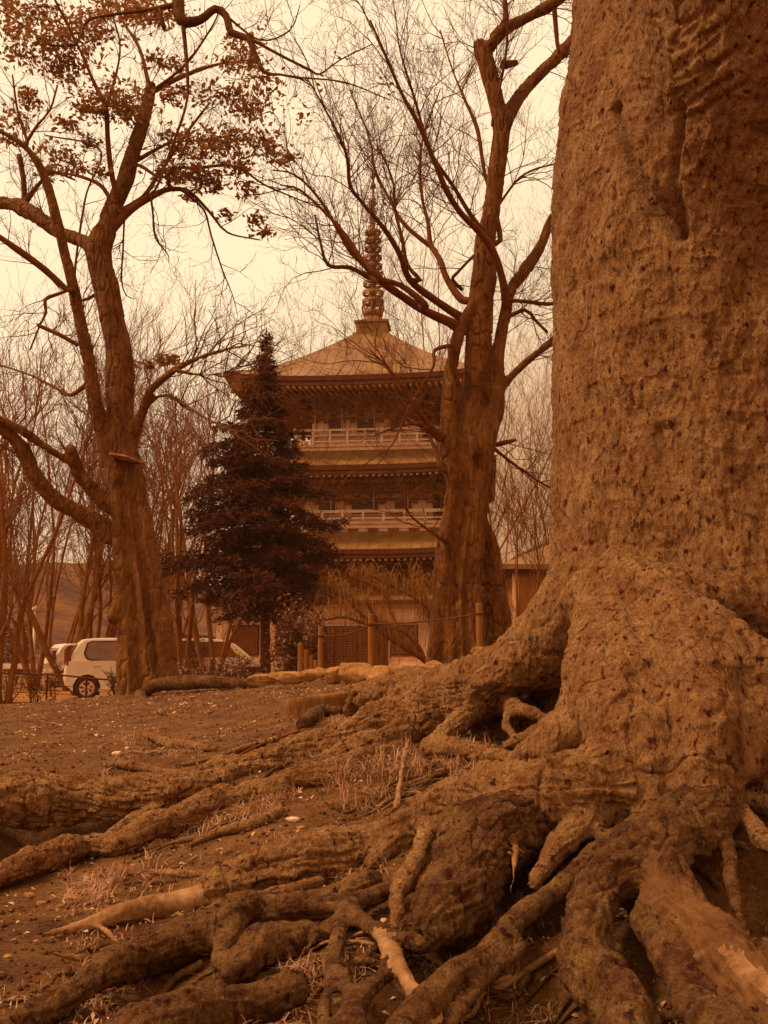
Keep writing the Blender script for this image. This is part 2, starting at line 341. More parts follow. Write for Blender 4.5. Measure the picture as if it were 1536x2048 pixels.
roots = [
 q((1290, 1540, 75, 3.7), (1180, 1585, 72), (1080, 1605, 70), (980, 1610, 64), (900, 1625, 52), (810, 1662, 38), (700, 1692, 36), (600, 1720, 37), (500, 1750, 35), (425, 1780, 31), k=.05, c=.75),
 q((1040, 1640, 60), (975, 1700, 72), (920, 1770, 72), (870, 1830, 48), (845, 1870, 24), k=.04, c=.4),
 q((1010, 1350, 40, 4.7), (900, 1405, 42, 5.0), (820, 1435, 42), (710, 1470, 36), (600, 1500, 30), (500, 1528, 24), (420, 1548, 18), k=.05),
 q((800, 1490, 14), (740, 1515, 22), (670, 1545, 29), (600, 1560, 26), (520, 1580, 21), (440, 1602, 15), k=.02),
 q((440, 1562, 20), (340, 1580, 34), (210, 1594, 43), (100, 1597, 46), (0, 1597, 48), (-130, 1595, 50), k=.03, c=.9),
 q((1100, 1345, 34, 4.7), (1055, 1375, 28), (1000, 1400, 22), (950, 1425, 20), (900, 1462, 18), (860, 1500, 12), k=.03, c=.9),
 q((900, 1400, 30), (840, 1445, 27), (770, 1478, 24), (690, 1508, 20), (620, 1535, 14), k=.03),
 q((770, 1448, 20), (680, 1488, 22), (560, 1518, 20), (470, 1545, 16), (390, 1560, 12), k=.03),
 q((1210, 1600, 44), (1150, 1660, 32), (1110, 1715, 20), (1065, 1765, 13), k=.03, c=.9),
 q((835, 1640, 20), (790, 1685, 16), (740, 1725, 12), k=.02, c=.9), q((960, 1625, 30), (925, 1690, 26), (880, 1745, 22), (850, 1805, 13), k=.02, c=1),
 q((640, 1765, 12), (560, 1785, 13), (490, 1800, 9), k=.02, c=.9), q((1540, 1350, 56, 4.0), (1500, 1400, 42, 3.95), (1460, 1440, 30), (1400, 1480, 20), k=.04),
 q((1570, 1625, 20), (1520, 1608, 18), (1470, 1592, 16), k=.02, c=1), q((1405, 1600, 22), (1350, 1640, 18), (1290, 1662, 14), (1240, 1692, 10), k=.02, c=1.4),
 q((1050, 1895, 12), (985, 1950, 14), (925, 2010, 14), (880, 2075, 14), k=.02, c=1), q((690, 1935, 12), (702, 2000, 12), (722, 2065, 12), k=.02, c=1.1),
 q((1290, 1850, 22), (1330, 1910, 28), (1375, 1975, 36), (1430, 2050, 44), (1480, 2120, 48), k=.02, c=1.4),
 q((1415, 1890, 8), (1450, 1925, 13), (1500, 1965, 16), (1570, 2010, 18), k=.012, mat='bare_root', c=6.5),
 q((1180, 1440, 20), (1120, 1455, 18), (1060, 1470, 14), (1010, 1490, 10), k=.02, c=1.1), q((1330, 1600, 20), (1280, 1650, 22), (1260, 1700, 20), k=.02, c=1),
 q((560, 1620, 10), (500, 1650, 12), (440, 1665, 9), (380, 1690, 6), k=.02, c=.8), q((300, 1740, 8), (380, 1750, 10), (450, 1740, 8), k=.02, c=.5),
 q((370, 1590, 12), (310, 1620, 18), (250, 1650, 16), (215, 1672, 10), k=.02),
 q((440, 1590, 20), (380, 1620, 27), (330, 1648, 28), (250, 1678, 27), (170, 1695, 23), (90, 1722, 27), (0, 1752, 28), (-110, 1785, 28), k=.02, c=.9),
 q((740, 1770, 24), (680, 1792, 34), (620, 1800, 33), (540, 1812, 31), (465, 1832, 31), (400, 1872, 37), (300, 1905, 36), (220, 1938, 34), (150, 1988, 30), (60, 2040, 28), (-40, 2090, 26), k=.03, c=.8),
 q((480, 1835, 24), (452, 1880, 20), (440, 1925, 12), k=.03, c=.9),
 q((590, 1975, 30), (500, 2000, 44), (400, 2030, 56), (300, 2080, 60), (220, 2150, 50), k=.03, c=.35),
 q((650, 1870, 26), (570, 1895, 42), (500, 1925, 34), (460, 1950, 18), k=.03, c=.2),
 q((875, 1625, 24), (852, 1680, 19), (835, 1730, 17), (805, 1780, 16), (790, 1820, 15), (785, 1860, 9), k=.02, c=1.6),
 q((800, 1775, 14), (730, 1800, 20), (692, 1822, 20), (672, 1890, 14), (658, 1970, 12), (640, 2070, 14), k=.02, c=1.3),
 q((690, 1815, 12), (740, 1852, 16), (790, 1876, 16), (840, 1886, 12), k=.02, c=1.2),
 q((680, 1822, 9), (640, 1870, 8), (600, 1915, 5), (575, 1945, 2), k=.01, c=1.3),
 q((760, 1868, 12), (785, 1915, 16), (812, 1956, 16), (845, 2015, 15), (880, 2080, 16), k=.01, mat='bare_root', c=1.8),
 q((790, 1910, 12), (765, 1945, 15), (722, 1992, 17), (680, 2060, 18), k=.02, c=1.3),
 q((1225, 1670, 14), (1180, 1722, 19), (1100, 1792, 23), (1000, 1875, 24), (930, 1935, 26), (860, 2000, 28), (780, 2085, 30), k=.02, c=1.5),
 q((1545, 1530, 24), (1450, 1555, 22), (1370, 1568, 19), (1300, 1575, 18), (1240, 1615, 18), (1210, 1640, 13), (1205, 1690, 11), (1215, 1712, 8), k=.02, c=1.3),
 q((1450, 1600, 34), (1390, 1640, 58), (1320, 1690, 66), (1240, 1750, 58), (1190, 1810, 46), (1175, 1880, 44), (1195, 1950, 50), (1240, 2030, 58), (1290, 2120, 62), k=.03, c=.8),
 q((1270, 1720, 50), (1330, 1800, 58), (1400, 1880, 62), (1480, 1965, 68), (1580, 2050, 75), (1650, 2120, 75), k=.03, mat='smooth_root', c=.7),
 q((1330, 1720, 26), (1350, 1775, 16), (1400, 1845, 10), (1470, 1895, 9), (1560, 1925, 9), k=.01, c=4.5),
 q((1430, 1590, 24), (1447, 1650, 19), (1455, 1710, 15), (1467, 1780, 13), (1483, 1850, 9), (1495, 1885, 6), k=.02, c=1.6),
 q((1460, 1600, 14), (1500, 1640, 15), (1530, 1680, 20), (1600, 1700, 18), k=.02, c=1.2),
 q((1480, 1480, 30), (1430, 1525, 30), (1370, 1560, 24), k=.03, c=.8),
 q((1420, 1560, 14), (1480, 1540, 14), (1560, 1500, 16), k=.02),
 q((960, 1350, 22), (1000, 1378, 20), (1025, 1410, 13), (1010, 1440, 9), (1030, 1478, 6), k=.02, c=1.3),
 q((990, 1410, 12), (1050, 1425, 13), (1085, 1440, 10), (1120, 1470, 7), k=.02, c=.9),
 q((910, 1350, 20, 5.3), (840, 1368, 26, 5.6), (770, 1380, 27, 5.9), (715, 1402, 20, 6.1), (700, 1428, 10, 6.2), k=.04),
 q((870, 1490, 22), (940, 1505, 18), (1000, 1515, 17), (1050, 1525, 12), k=.02, c=.9),
 q((815, 1488, 5), (806, 1530, 6), (798, 1575, 7), (792, 1612, 9), k=.01, mat='bare_root', c=3.2),
 q((1032, 1690, 8), (1030, 1715, 9), (1024, 1760, 5), (1020, 1785, 2), k=.006, mat='bare_root', c=6),
 q((1150, 1530, 20), (1080, 1545, 26), (1010, 1565, 22), k=.03, c=.5),
 q((800, 1400, 14), (760, 1440, 12), (700, 1462, 8), k=.02, c=1),
 q((560, 1478, 6), (500, 1492, 6), (430, 1515, 5), (350, 1532, 4), k=.01, c=1),
 q((290, 1468, 6), (340, 1488, 10), (390, 1492, 9), (430, 1500, 5), k=.01, c=.8),
 q((220, 1530, 6), (270, 1532, 9), (340, 1545, 8), (400, 1560, 6), k=.01, c=.8),
 q((440, 1775, 24), (400, 1790, 24), (300, 1815, 22), (200, 1842, 17), (130, 1858, 10), (78, 1869, 3), k=.008, mat='bare_root', c=.9),
 q((200, 1855, 7), (222, 1872, 8), (238, 1888, 6), k=.01, mat='bare_root', c=1.6),
]
limbs3 = [dict(p=catmull([(1.62, 4.8, 4.2, .55), (1.62, 4.75, 5.4, .62), (1.3, 4.85, 6.6, .42), (.9, 5, 8, .3)], .1), k=.2),
          dict(p=catmull([(1.66, 4.75, 2.3, .30), (1.63, 4.38, 3.1, .44), (1.64, 3.85, 3.95, .54), (1.70, 3.1, 4.95, .52), (1.8, 2.3, 6.4, .44)], .1), k=.16),
          dict(p=catmull([(1.9, 4.9, 4.8, .45), (2.6, 5.2, 6.2, .4), (3.1, 5.4, 8, .3)], .1), k=.2)]
for (px, py, r_, d_) in ((90, 1655, .32, .17), (230, 1665, .2, .10), (1060, 1725, .20, .15), (1140, 1735, .2, .15), (1090, 1890, .26, .17), (1010, 1990, .2, .13), (700, 1985, .16, .12), (760, 2030, .14, .10), (560, 1955, .14, .08), (300, 1965, .16, .08), (1110, 1430, .22, .2), (1010, 1445, .18, .12), (880, 1455, .14, .10), (1430, 1770, .22, .16), (1520, 1720, .2, .16), (640, 1860, .12, .06), (790, 1430, .18, .10), (700, 1600, .15, .08), (900, 1800, .15, .06), (600, 1745, .2, .05), (1380, 1590, .15, .1), (1530, 1480, .2, .12), (330, 1660, .15, .07)):
    g = G(px, py); GZ -= 1.35 * d_ * np.exp(-(((GX - g[0]) / r_) ** 2 + ((GY - g[1]) / r_) ** 2))
nx, ny = len(gx), len(gy); ii = np.arange(ny - 1)[:, None] * nx; jj = np.arange(nx - 1)[None]
gf = np.stack([ii + jj, ii + jj + 1, ii + nx + jj + 1, ii + nx + jj], -1).reshape(-1, 4)
ground = mk('ground', np.stack([GX, GY, GZ], -1).reshape(-1, 3), gf, 'soil', None, True); tag(ground, kind='structure')
rng0 = np.random.default_rng(5)
prims = [[0, b] for b in butt + limbs3] + [[i + 1, r_] for i, r_ in enumerate(roots)]
for o_, p_ in prims:                       # wander of the centre lines and girth
    p = p_['p']; s0 = rng0.uniform(0, 90)
    if o_: p[:, 3] *= .97; p_['k'] = p_['k'] * 1.5 + .008
    if o_:
        for a_ in range(3): p[:, a_] += vn(np.stack([p[:, 0] * 6, p[:, 1] * 6, p[:, 2] * 6 + s0], 1), a_) * np.minimum(.028, p[:, 3] * .45)
        p[:, 3] *= 1 + .24 * vn(np.stack([p[:, 0] * 9, p[:, 1] * 9, p[:, 2] * 9 + s0], 1), 7)
        p[:, 3] = np.maximum(p[:, 3], .004)
VX = .0125
def eval_chunk(o, n, prims, VX, trunk):
    """distance and owner on a lattice block starting at index o"""
    xs = [(o[a] + np.arange(n)) * VX for a in range(3)]
    lo = np.array([x[0] for x in xs]); hi = np.array([x[-1] for x in xs])
    D = None; W = None
    if trunk and lo[0] < TX + 1.5 and hi[0] > TX - 1.5 and lo[1] < TY + 1.5 and hi[1] > TY - 1.5 and hi[2] > .2 and lo[2] < 6.0:
        X, Y, Z = np.meshgrid(*xs, indexing='ij'); rr = np.interp(xs[2], ZT, RT)
        th = np.arctan2(Y - TY, X - TX)
        rr = rr[None, None] * (1 + .022 * np.sin(3 * th + .8 + .5 * Z) + .014 * np.sin(7 * th + Z * .9) * np.clip(2.6 - Z, .3, 2) + .012 * np.sin(2.1 * Z + 2 * th))
        D = np.hypot(X - TX, Y - TY) - rr; D = np.maximum(D, Z - 6.0); D = np.maximum(D, .35 - Z).astype(np.float32)
        W = np.zeros(D.shape, np.int16)
    for own, pr in prims:
        p = pr['p']; k = pr['k']; m = p[:, 3] + k + .03
        hit = np.all((p[:, :3] + m[:, None] >= lo) & (p[:, :3] - m[:, None] <= hi), axis=1)
        hit = hit[:-1] | hit[1:]
        if not hit.any(): continue
        if D is None: D = np.full((n, n, n), 1., np.float32); W = np.full((n, n, n), own, np.int16)
        E = np.full((n, n, n), 1., np.float32)
        for i in np.nonzero(hit)[0]:
            a, b = p[i], p[i + 1]; mm = max(m[i], m[i + 1])
            l = np.minimum(a[:3], b[:3]) - mm; u = np.maximum(a[:3], b[:3]) + mm
            s = [slice(max(0, int((l[c] - lo[c]) / VX)), max(0, min(n, int((u[c] - lo[c]) / VX) + 2))) for c in range(3)]
            if any(t.stop <= t.start for t in s): continue
            dx = (xs[0][s[0]] - a[0])[:, None, None]; dy = (xs[1][s[1]] - a[1])[None, :, None]; dz = (xs[2][s[2]] - a[2])[None, None]
            ab = b[:3] - a[:3]; L = ab @ ab + 1e-9
            t = np.clip((dx * ab[0] + dy * ab[1] + dz * ab[2]) / L, 0, 1)
            d = np.sqrt((dx - t * ab[0]) ** 2 + (dy - t * ab[1]) ** 2 + (dz - t * ab[2]) ** 2) - (a[3] + t * (b[3] - a[3]))
            E[s[0], s[1], s[2]] = np.minimum(E[s[0], s[1], s[2]], d)
        W = np.where(E < D - .004, own, W)
        hh = np.clip(.5 + .5 * (D - E) / k, 0, 1); D = D * (1 - hh) + E * hh - k * hh * (1 - hh)
    return D, W
def nets(prims, VX, blo, bhi, trunk=False):
    n = 48; keys = []; pos = []; owns = []; quads = []
    lo = np.floor(np.array(blo) / VX).astype(int); hi = np.ceil(np.array(bhi) / VX).astype(int)
    S = 1 << 20
    def key(i, j, k): return ((i + 4096) * S + (j + 4096)) * S + (k + 4096)
    for cx in range(lo[0], hi[0], n):
        for cy in range(lo[1], hi[1], n):
            for cz in range(lo[2], hi[2], n):
                D, W = eval_chunk((cx - 1, cy - 1, cz - 1), n + 2, prims, VX, trunk)
                if D is None: continue
                S_ = D < 0
                if S_.all() or not S_.any(): continue
                c = S_.astype(np.int8); m = n + 1
                sm = sum(c[a:a + m, b:b + m, d:d + m] for a in (0, 1) for b in (0, 1) for d in (0, 1))
                I, J, K = np.nonzero((sm > 0) & (sm < 8))
                acc = np.zeros((len(I), 3)); cnt = np.zeros(len(I))
                for a in (0, 1):
                    for b in (0, 1):
                        for ax in range(3):
                            o0 = [0, 0, 0]; oth = [x for x in range(3) if x != ax]; o0[oth[0]] = a; o0[oth[1]] = b; o1 = list(o0); o1[ax] = 1
                            d0 = D[I + o0[0], J + o0[1], K + o0[2]]; d1 = D[I + o1[0], J + o1[1], K + o1[2]]
                            x = (d0 < 0) != (d1 < 0); t = np.where(x, d0 / np.where(x, d0 - d1, 1), 0)
                            pt = np.tile(np.array(o0, float), (len(I), 1)); pt[:, ax] = t
                            acc += pt * x[:, None]; cnt += x
                v = acc / cnt[:, None] + np.stack([I + cx - 1, J + cy - 1, K + cz - 1], 1)
                keys.append(key(I + cx - 1, J + cy - 1, K + cz - 1)); pos.append(v * VX); owns.append(W[I, J, K])
                for ax in range(3):
                    o1 = [0, 0, 0]; o1[ax] = 1; b_ = 1; e_ = n + 1
                    A0 = S_[b_:e_, b_:e_, b_:e_]; A1 = S_[b_ + o1[0]:e_ + o1[0], b_ + o1[1]:e_ + o1[1], b_ + o1[2]:e_ + o1[2]]
                    X = np.nonzero(A0 != A1); g = [X[0] + cx, X[1] + cy, X[2] + cz]; flip = ~A0[X]
                    u, w = [x for x in range(3) if x != ax]
                    if ax == 1: u, w = w, u
                    def kk(du, dw): gg = list(g); gg[u] = gg[u] - du; gg[w] = gg[w] - dw; return key(*gg)
                    qd = np.stack([kk(0, 0), kk(1, 0), kk(1, 1), kk(0, 1)], 1)
                    qd[flip] = qd[flip][:, ::-1]; quads.append(qd)
    keys = np.concatenate(keys); pos = np.concatenate(pos); owns = np.concatenate(owns); quads = np.concatenate(quads)
    uk, ix = np.unique(keys, return_index=True); pos = pos[ix]; owns = owns[ix]
    qi = np.searchsorted(uk, quads); ok = (qi < len(uk)).all(1); qi = qi[ok]; ok = (uk[qi] == quads[ok]).all(1); qi = qi[ok]
    return pos, qi, owns
def vert_normals(v, f):
    n = np.cross(v[f[:, 2]] - v[f[:, 0]], v[f[:, 3]] - v[f[:, 1]]); o = np.zeros_like(v)
    for a in range(3): o[:, a] = sum(np.bincount(f[:, c], n[:, a], len(v)) for c in range(4))
    return o / (np.linalg.norm(o, axis=1)[:, None] + 1e-12)
def smooth_v(v, f, it, w=.5):
    e = np.concatenate([f[:, [0, 1]], f[:, [1, 2]], f[:, [2, 3]], f[:, [3, 0]]]); e = np.concatenate([e, e[:, ::-1]]); c = np.bincount(e[:, 0], minlength=len(v))[:, None]
    for _ in range(it):
        s = np.stack([np.bincount(e[:, 0], v[e[:, 1], a], len(v)) for a in range(3)], 1); v = v * (1 - w) + w * s / np.maximum(c, 1)
    return v
def subdiv(v, f):
    nf = len(f); e = np.stack([f, np.roll(f, -1, 1)], -1).reshape(-1, 2); e = np.sort(e, 1); k = e[:, 0].astype(np.int64) * len(v) + e[:, 1]
    uk, inv = np.unique(k, return_inverse=True); ea = uk // len(v); eb = uk % len(v)
    ev = (v[ea] + v[eb]) / 2; fv = v[f].mean(1); ei = inv.reshape(nf, 4) + len(v); fi = np.arange(nf) + len(v) + len(ev)
    nfc = np.concatenate([np.stack([f[:, c], ei[:, c], fi, ei[:, (c + 3) % 4]], 1) for c in range(4)])
    return np.concatenate([v, ev, fv]), nfc
def segdist(v, pts):
    d = np.full(len(v), 9.)
    for a, b in zip(pts[:-1], pts[1:]):
        ab = b - a; t = np.clip((v - a) @ ab / (ab @ ab), 0, 1); d = np.minimum(d, np.linalg.norm(v - a - t[:, None] * ab, axis=1))
    return d
tv, tf, tow = nets(prims, VX, (-3.9, 1.3, -.3), (4.6, 7.6, 6.1), True)
tv = smooth_v(tv, tf, 2)
fown = tow[tf[:, 0]]
# majority clean-up of owners
tv, tf = subdiv(tv, tf); fown = np.tile(fown, 4)
nr = vert_normals(tv, tf)
up = sst(tv[:, 2], 1.0, 1.7)
# large lumps, ridges running along the wood, flaking bark
nb = fbm(tv * [5, 5, 2.4], 3, 1) * .010 + fbm(tv * [24, 24, 10], 3, 11) * .0065
pit = vn(tv * [38, 38, 24], 31); nb -= np.clip(pit - .35, 0, 1) * .020 * (.4 + .6 * up)
pl_ = vn(tv * [14, 14, 7], 41); nb += np.where(pl_ > .12, .0055, 0) + np.where(vn(tv * [26, 26, 12], 43) > .25, .004, 0)
rdg = 1 - np.abs(vn(tv * [11, 11, 9], 61)); nb += (rdg ** 3 - .4) * .010; rdg = 1 - np.abs(vn(tv * [30, 30, 22], 62)); nb += (rdg ** 2 - .4) * .005
crk = np.abs(vn(tv * [8, 8, 5] + 3 * fbm(tv * 3, 2, 50)[:, None] * .3, 51)); nb -= np.exp(-(crk / .045) ** 2) * .012 * (1 - up)
_c, _s = math.cos(PITCH), math.sin(PITCH)
_m = (tv[:, 2] > 1.5) & (tv[:, 1] < 5.2); _w = tv[_m]; _d = _w[:, 1] * _c + (_w[:, 2] - EYE) * _s
_px = CX + F * _w[:, 0] / _d; _py = CY - F * (-_w[:, 1] * _s + (_w[:, 2] - EYE) * _c) / _d
def on_trunk(px, py):
    d2_ = (_px - px) ** 2 + (_py - py) ** 2; k = np.nonzero(d2_ < 60)[0]
    if len(k) == 0: return _w[np.argmin(d2_)]
    return _w[k[np.argmin(_d[k])]]
g1 = np.array([on_trunk(*a) for a in ((1228, 215), (1248, 290), (1272, 360), (1308, 415), (1350, 468))])
g2 = np.array([on_trunk(*a) for a in ((1352, 215), (1350, 300), (1346, 360), (1352, 400), (1360, 470))])
g3 = np.array([on_trunk(*a) for a in ((1262, 230), (1290, 310), (1325, 385))])
g4 = np.array([on_trunk(*a) for a in ((1120, 150), (1150, 190), (1155, 250))])
nearm = tv[:, 2] > 2.0
tvn = tv[nearm]; dd = np.zeros(len(tvn))
dd -= .065 * np.exp(-(segdist(tvn, g1) / .028) ** 2); dd += .05 * np.exp(-(segdist(tvn, g3) / .05) ** 2); dd -= .04 * np.exp(-(segdist(tvn, g2) / .02) ** 2); dd -= .03 * np.exp(-(segdist(tvn, g4) / .03) ** 2)
# wrinkled collar under the fork
rgc = np.random.default_rng(8)
for j_ in range(11):
    yy = 235 - j_ * 19 + rgc.uniform(-5, 5); e1 = rgc.uniform(60, 150); e2 = rgc.uniform(40, 110)
    cr1 = [(1342, yy + 12), (1342 + e1 * .35, yy - 8), (1342 + e1 * .7, yy - 34), (1342 + e1, yy - 58)]; cr2 = [(1336, yy + 6), (1336 - e2 * .5, yy - 10), (1336 - e2, yy - 12)]
    for cc_, am in ((cr1, .009), (cr2, .005)):
        cw = catmull([on_trunk(a + rgc.uniform(-4, 4), b + rgc.uniform(-4, 4)) for a, b in cc_], .03); tt = segdist(tvn, cw); dd -= am * np.exp(-(tt / .012) ** 2) * (1 + .5 * vn(tvn * 12, 3))
nb[nearm] += dd
small = np.ones(len(tv)); rad_of = np.array([.6] + [float(np.median(r_['p'][:, 3])) for r_ in roots])
vr = np.zeros(len(tv)); vr[tf.ravel()] = np.repeat(rad_of[fown], 4); small = np.clip(vr / .085, .22, 1)
vown = np.zeros(len(tv), int); vown[tf.ravel()] = np.repeat(fown, 4)
for i_, r_ in enumerate(roots):
    ix = np.nonzero(vown == i_ + 1)[0]
    if len(ix) < 20: continue
    c_ = r_['p']; w_ = tv[ix]; kk_ = np.concatenate([np.argmin(((w_[a:a + 8000, None] - c_[None, :, :3]) ** 2).sum(-1), 1) for a in range(0, len(w_), 8000)])
    tg = np.gradient(c_[:, :3], axis=0); tg /= np.linalg.norm(tg, axis=1)[:, None] + 1e-9; sl = np.concatenate([[0], np.cumsum(np.linalg.norm(np.diff(c_[:, :3], axis=0), axis=1))])
    off = w_ - c_[kk_, :3]; al = (off * tg[kk_]).sum(1); off -= al[:, None] * tg[kk_]; sd = np.cross(tg[kk_], [0, 0, 1.]); sd /= np.linalg.norm(sd, axis=1)[:, None] + 1e-9; u_ = np.cross(sd, tg[kk_])
    al = al + sl[kk_]; th_ = np.arctan2((off * u_).sum(1), (off * sd).sum(1)) + al * 1.6; R_ = np.minimum(c_[kk_, 3], .12)
    g_ = 1 - 2 * np.abs(vn(np.stack([al * 2.5 + i_, np.cos(th_) * 1.7, np.sin(th_) * 1.7], 1), i_)); g2 = np.abs(vn(np.stack([al * 5 + i_, np.cos(th_) * 4.5, np.sin(th_) * 4.5], 1), i_ + 3)); g3 = vn(np.stack([al * 16, np.cos(th_) * 5, np.sin(th_) * 5], 1), i_ + 5)
    nb[ix] += (R_ * .085 * g_ - R_ * .10 * np.exp(-(g2 / .10) ** 2) + np.where(g3 > .1, R_ * .05, 0)) / np.clip(R_ / .085, .22, 1)
bare = np.array([False] + [r_['mat'] == 'bare_root' for r_ in roots]); vb = np.zeros(len(tv)); vb[tf.ravel()] = np.repeat(bare[fown], 4); small *= 1 - .7 * vb
tv = tv + nr * (nb * small)[:, None]
nr = vert_normals(tv, tf)
def comps(f):
    u, iv = np.unique(f, return_inverse=True); iv = iv.reshape(-1, 4); lab = np.arange(len(u))
    while True:
        m_ = lab[iv].min(1); l2 = lab.copy(); np.minimum.at(l2, iv.ravel(), np.repeat(m_, 4)); l2 = l2[l2]
        if (l2 == lab).all(): return lab[iv[:, 0]]
        lab = l2
for o_ in range(1, len(roots) + 1):
    ix = np.nonzero(fown == o_)[0]
    if len(ix) == 0: continue
    cl_ = comps(tf[ix]); ids, ct = np.unique(cl_, return_counts=True)
    for c_ in ids[np.argsort(ct)[:-1]]:
        fx = ix[cl_ == c_]; vs_ = np.unique(tf[fx]); near_ = np.isin(tf, vs_).any(1) & (fown != o_)
        fown[fx] = np.bincount(fown[near_]).argmax() if near_.any() else 0
old = empty('old_tree', (TX, TY, .8), 'massive old tree filling the right side with pitted bark and sprawling exposed roots', 'tree')
def part_from(mask, name, mat):
    f = tf[mask]; u, inv = np.unique(f, return_inverse=True)
    o = mk(name, tv[u], inv.reshape(-1, 4), mat, old, True)
    if len(o.data.vertices) == len(u): o.data.normals_split_custom_set_from_vertices(nr[u].tolist())
    return o
part_from(fown == 0, 'trunk', 'bark_big')
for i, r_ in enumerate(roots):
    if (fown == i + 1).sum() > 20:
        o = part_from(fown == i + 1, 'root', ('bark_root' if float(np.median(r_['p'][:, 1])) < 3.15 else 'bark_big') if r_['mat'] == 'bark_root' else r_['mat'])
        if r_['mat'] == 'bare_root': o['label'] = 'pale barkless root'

rgl = np.random.default_rng(12)
for i in range(95):
    px = rgl.uniform(250, 1500) if i % 3 else rgl.uniform(820, 1120); py = rgl.uniform(1500, 2030) if i % 3 else rgl.uniform(1410, 1580); g = G(px, py, .5, 4); a = rgl.normal(math.pi * 1.1, .6); L = rgl.uniform(.2, .8); pts = []; x, y = g[0], g[1]; r_ = rgl.uniform(.004, .015)
    for k in range(8):
        pts.append((x, y, h(x, y) + r_ * (.2 + 1.5 * math.sin(k * .9 + i) ** 2), r_ * (1 - .09 * k))); a += rgl.normal(0, .35); x += math.cos(a) * L / 8; y += math.sin(a) * L / 8 * .8
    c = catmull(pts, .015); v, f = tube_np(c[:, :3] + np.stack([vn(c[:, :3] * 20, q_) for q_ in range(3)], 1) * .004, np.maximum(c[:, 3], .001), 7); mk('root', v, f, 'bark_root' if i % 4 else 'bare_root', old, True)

# ------------------------------------------------------------------ tree limbs and twigs
UP = np.array([0, 0, 1.])
def unit(v): return v / (np.linalg.norm(v) + 1e-9)
def twigs(tb, rng, o, d, L, r, lev, n_sub=4, up=.15, wob=.22, sides=4, minr=.0022, spread=(.45, .95)):
    n = max(3, int(3 + L * 3)) if lev else 4; n = min(n, 9)
    p = [o]; dd = unit(d); st = L / n
    for i in range(n):
        dd = unit(dd + rng.normal(0, wob, 3) + UP * up / n); p.append(p[-1] + dd * st)
    p = np.array(p); rr = np.linspace(r, max(minr, r * .35), n + 1)
    tb.tube(p, rr, sides if r > .012 else 3)
    if lev <= 0: return
    for i in range(n_sub):
        t = rng.uniform(.2, 1.0); k = min(n - 1, int(t * n)); ax = unit(p[k + 1] - p[k])
        side = unit(np.cross(ax, rng.normal(0, 1, 3))); a = rng.uniform(*spread)
        twigs(tb, rng, p[k] + (p[k + 1] - p[k]) * (t * n - k if t < 1 else 1), ax * math.cos(a) + side * math.sin(a), L * rng.uniform(.4, .72), max(minr, rr[k] * .62), lev - 1, n_sub, up, wob, sides, minr, spread)
def limb_world(pts, dy=0., bow=0.):
    """pts = (px, py, radius px[, Y]) -> (x,y,z,r)"""
    o = []; Y = pts[0][3]; n = len(pts)
    for i, p in enumerate(pts):
        yy = p[3] if len(p) > 3 else Y + dy * i / (n - 1) + bow * math.sin(math.pi * i / (n - 1))
        w = P(p[0], p[1], yy); o.append((w[0], w[1], w[2], p[2] * yy / F))
    return np.array(o)
def tube_rough(tb, q_, n, step, amp, seed=0, flute=0.):
    c = catmull(q_, step); c[:, 3] = np.maximum(c[:, 3], .002); p = c[:, :3]
    v, f = tube_np(p, c[:, 3], n); v = v.reshape(len(p), n, 3); cen = p[:, None]
    w = v.reshape(-1, 3); d = fbm(w * [4, 4, 1.6], 3, seed) * amp + fbm(w * [16, 16, 4], 2, seed + 5) * amp * .35
    if flute: d = d + np.tile(np.sin(np.arange(n) * 2 * np.pi / n * 5 + .7) * flute, len(p)) * np.repeat(sst(-c[:, 2], -2.2, -.4) + .25, n)
    v = cen + (v - cen) * (1 + d.reshape(len(p), n, 1))
    e0 = cen[0] + (v[0] - cen[0]) * .05; e1 = cen[-1] + (v[-1] - cen[-1]) * .05 + (p[-1] - p[-2]) / (np.linalg.norm(p[-1] - p[-2]) + 1e-9) * c[-1, 3] * .25
    v = np.concatenate([e0[None], v, e1[None]]).reshape(-1, 3); m_ = len(p) + 2
    i = np.arange(m_ - 1)[:, None] * n; j = np.arange(n)[None]; k = (j + 1) % n
    tb.add(v, np.stack([i + j, i + k, i + n + k, i + n + j], -1).reshape(-1, 4))
    return c
def spawn(tb, rng, c, n, L, lev, t0=.15, t1=1., n_sub=4, up=.2, r=None, plane=.5, **kw):
    m = len(c)
    for _ in range(n):
        t = rng.uniform(t0, t1); k = min(m - 2, int(t * (m - 1))); ax = unit(c[k + 1, :3] - c[k, :3])
        rv = rng.normal(0, 1, 3); rv[1] *= plane; side = unit(np.cross(ax, np.cross(rv, ax))); a = rng.uniform(.4, 1.05)
        rr = r if r else min(c[k, 3] * .6, .02); LL = L * rng.uniform(.5, 1.2)
        twigs(tb, rng, c[k, :3], ax * math.cos(a) + side * math.sin(a) + UP * .25, LL, rr, lev, n_sub, up, **kw)

def leaf_quads(rng, C, size, droop=.5):
    """C n x 3 centres -> folded leaf (two quads each)"""
    n = len(C); d = rng.normal(0, 1, (n, 3)); d[:, 2] = d[:, 2] * .6 - droop; d /= np.linalg.norm(d, axis=1)[:, None]
    s = np.cross(d, rng.normal(0, 1, (n, 3))); s /= np.linalg.norm(s, axis=1)[:, None] + 1e-9; u = np.cross(d, s)
    L = (size * rng.uniform(.6, 1.25, n))[:, None]; W = L * .24
    v = np.stack([C - d * L / 2, C + s * W - u * W * .4, C + d * L / 2, C - s * W - u * W * .4, C + u * W * .1 - d * L * .05], 1)
    i = np.arange(n)[:, None] * 5
    f = np.concatenate([i + [0, 1, 2, 4], i + [0, 4, 2, 3]])
    return v.reshape(-1, 3), f

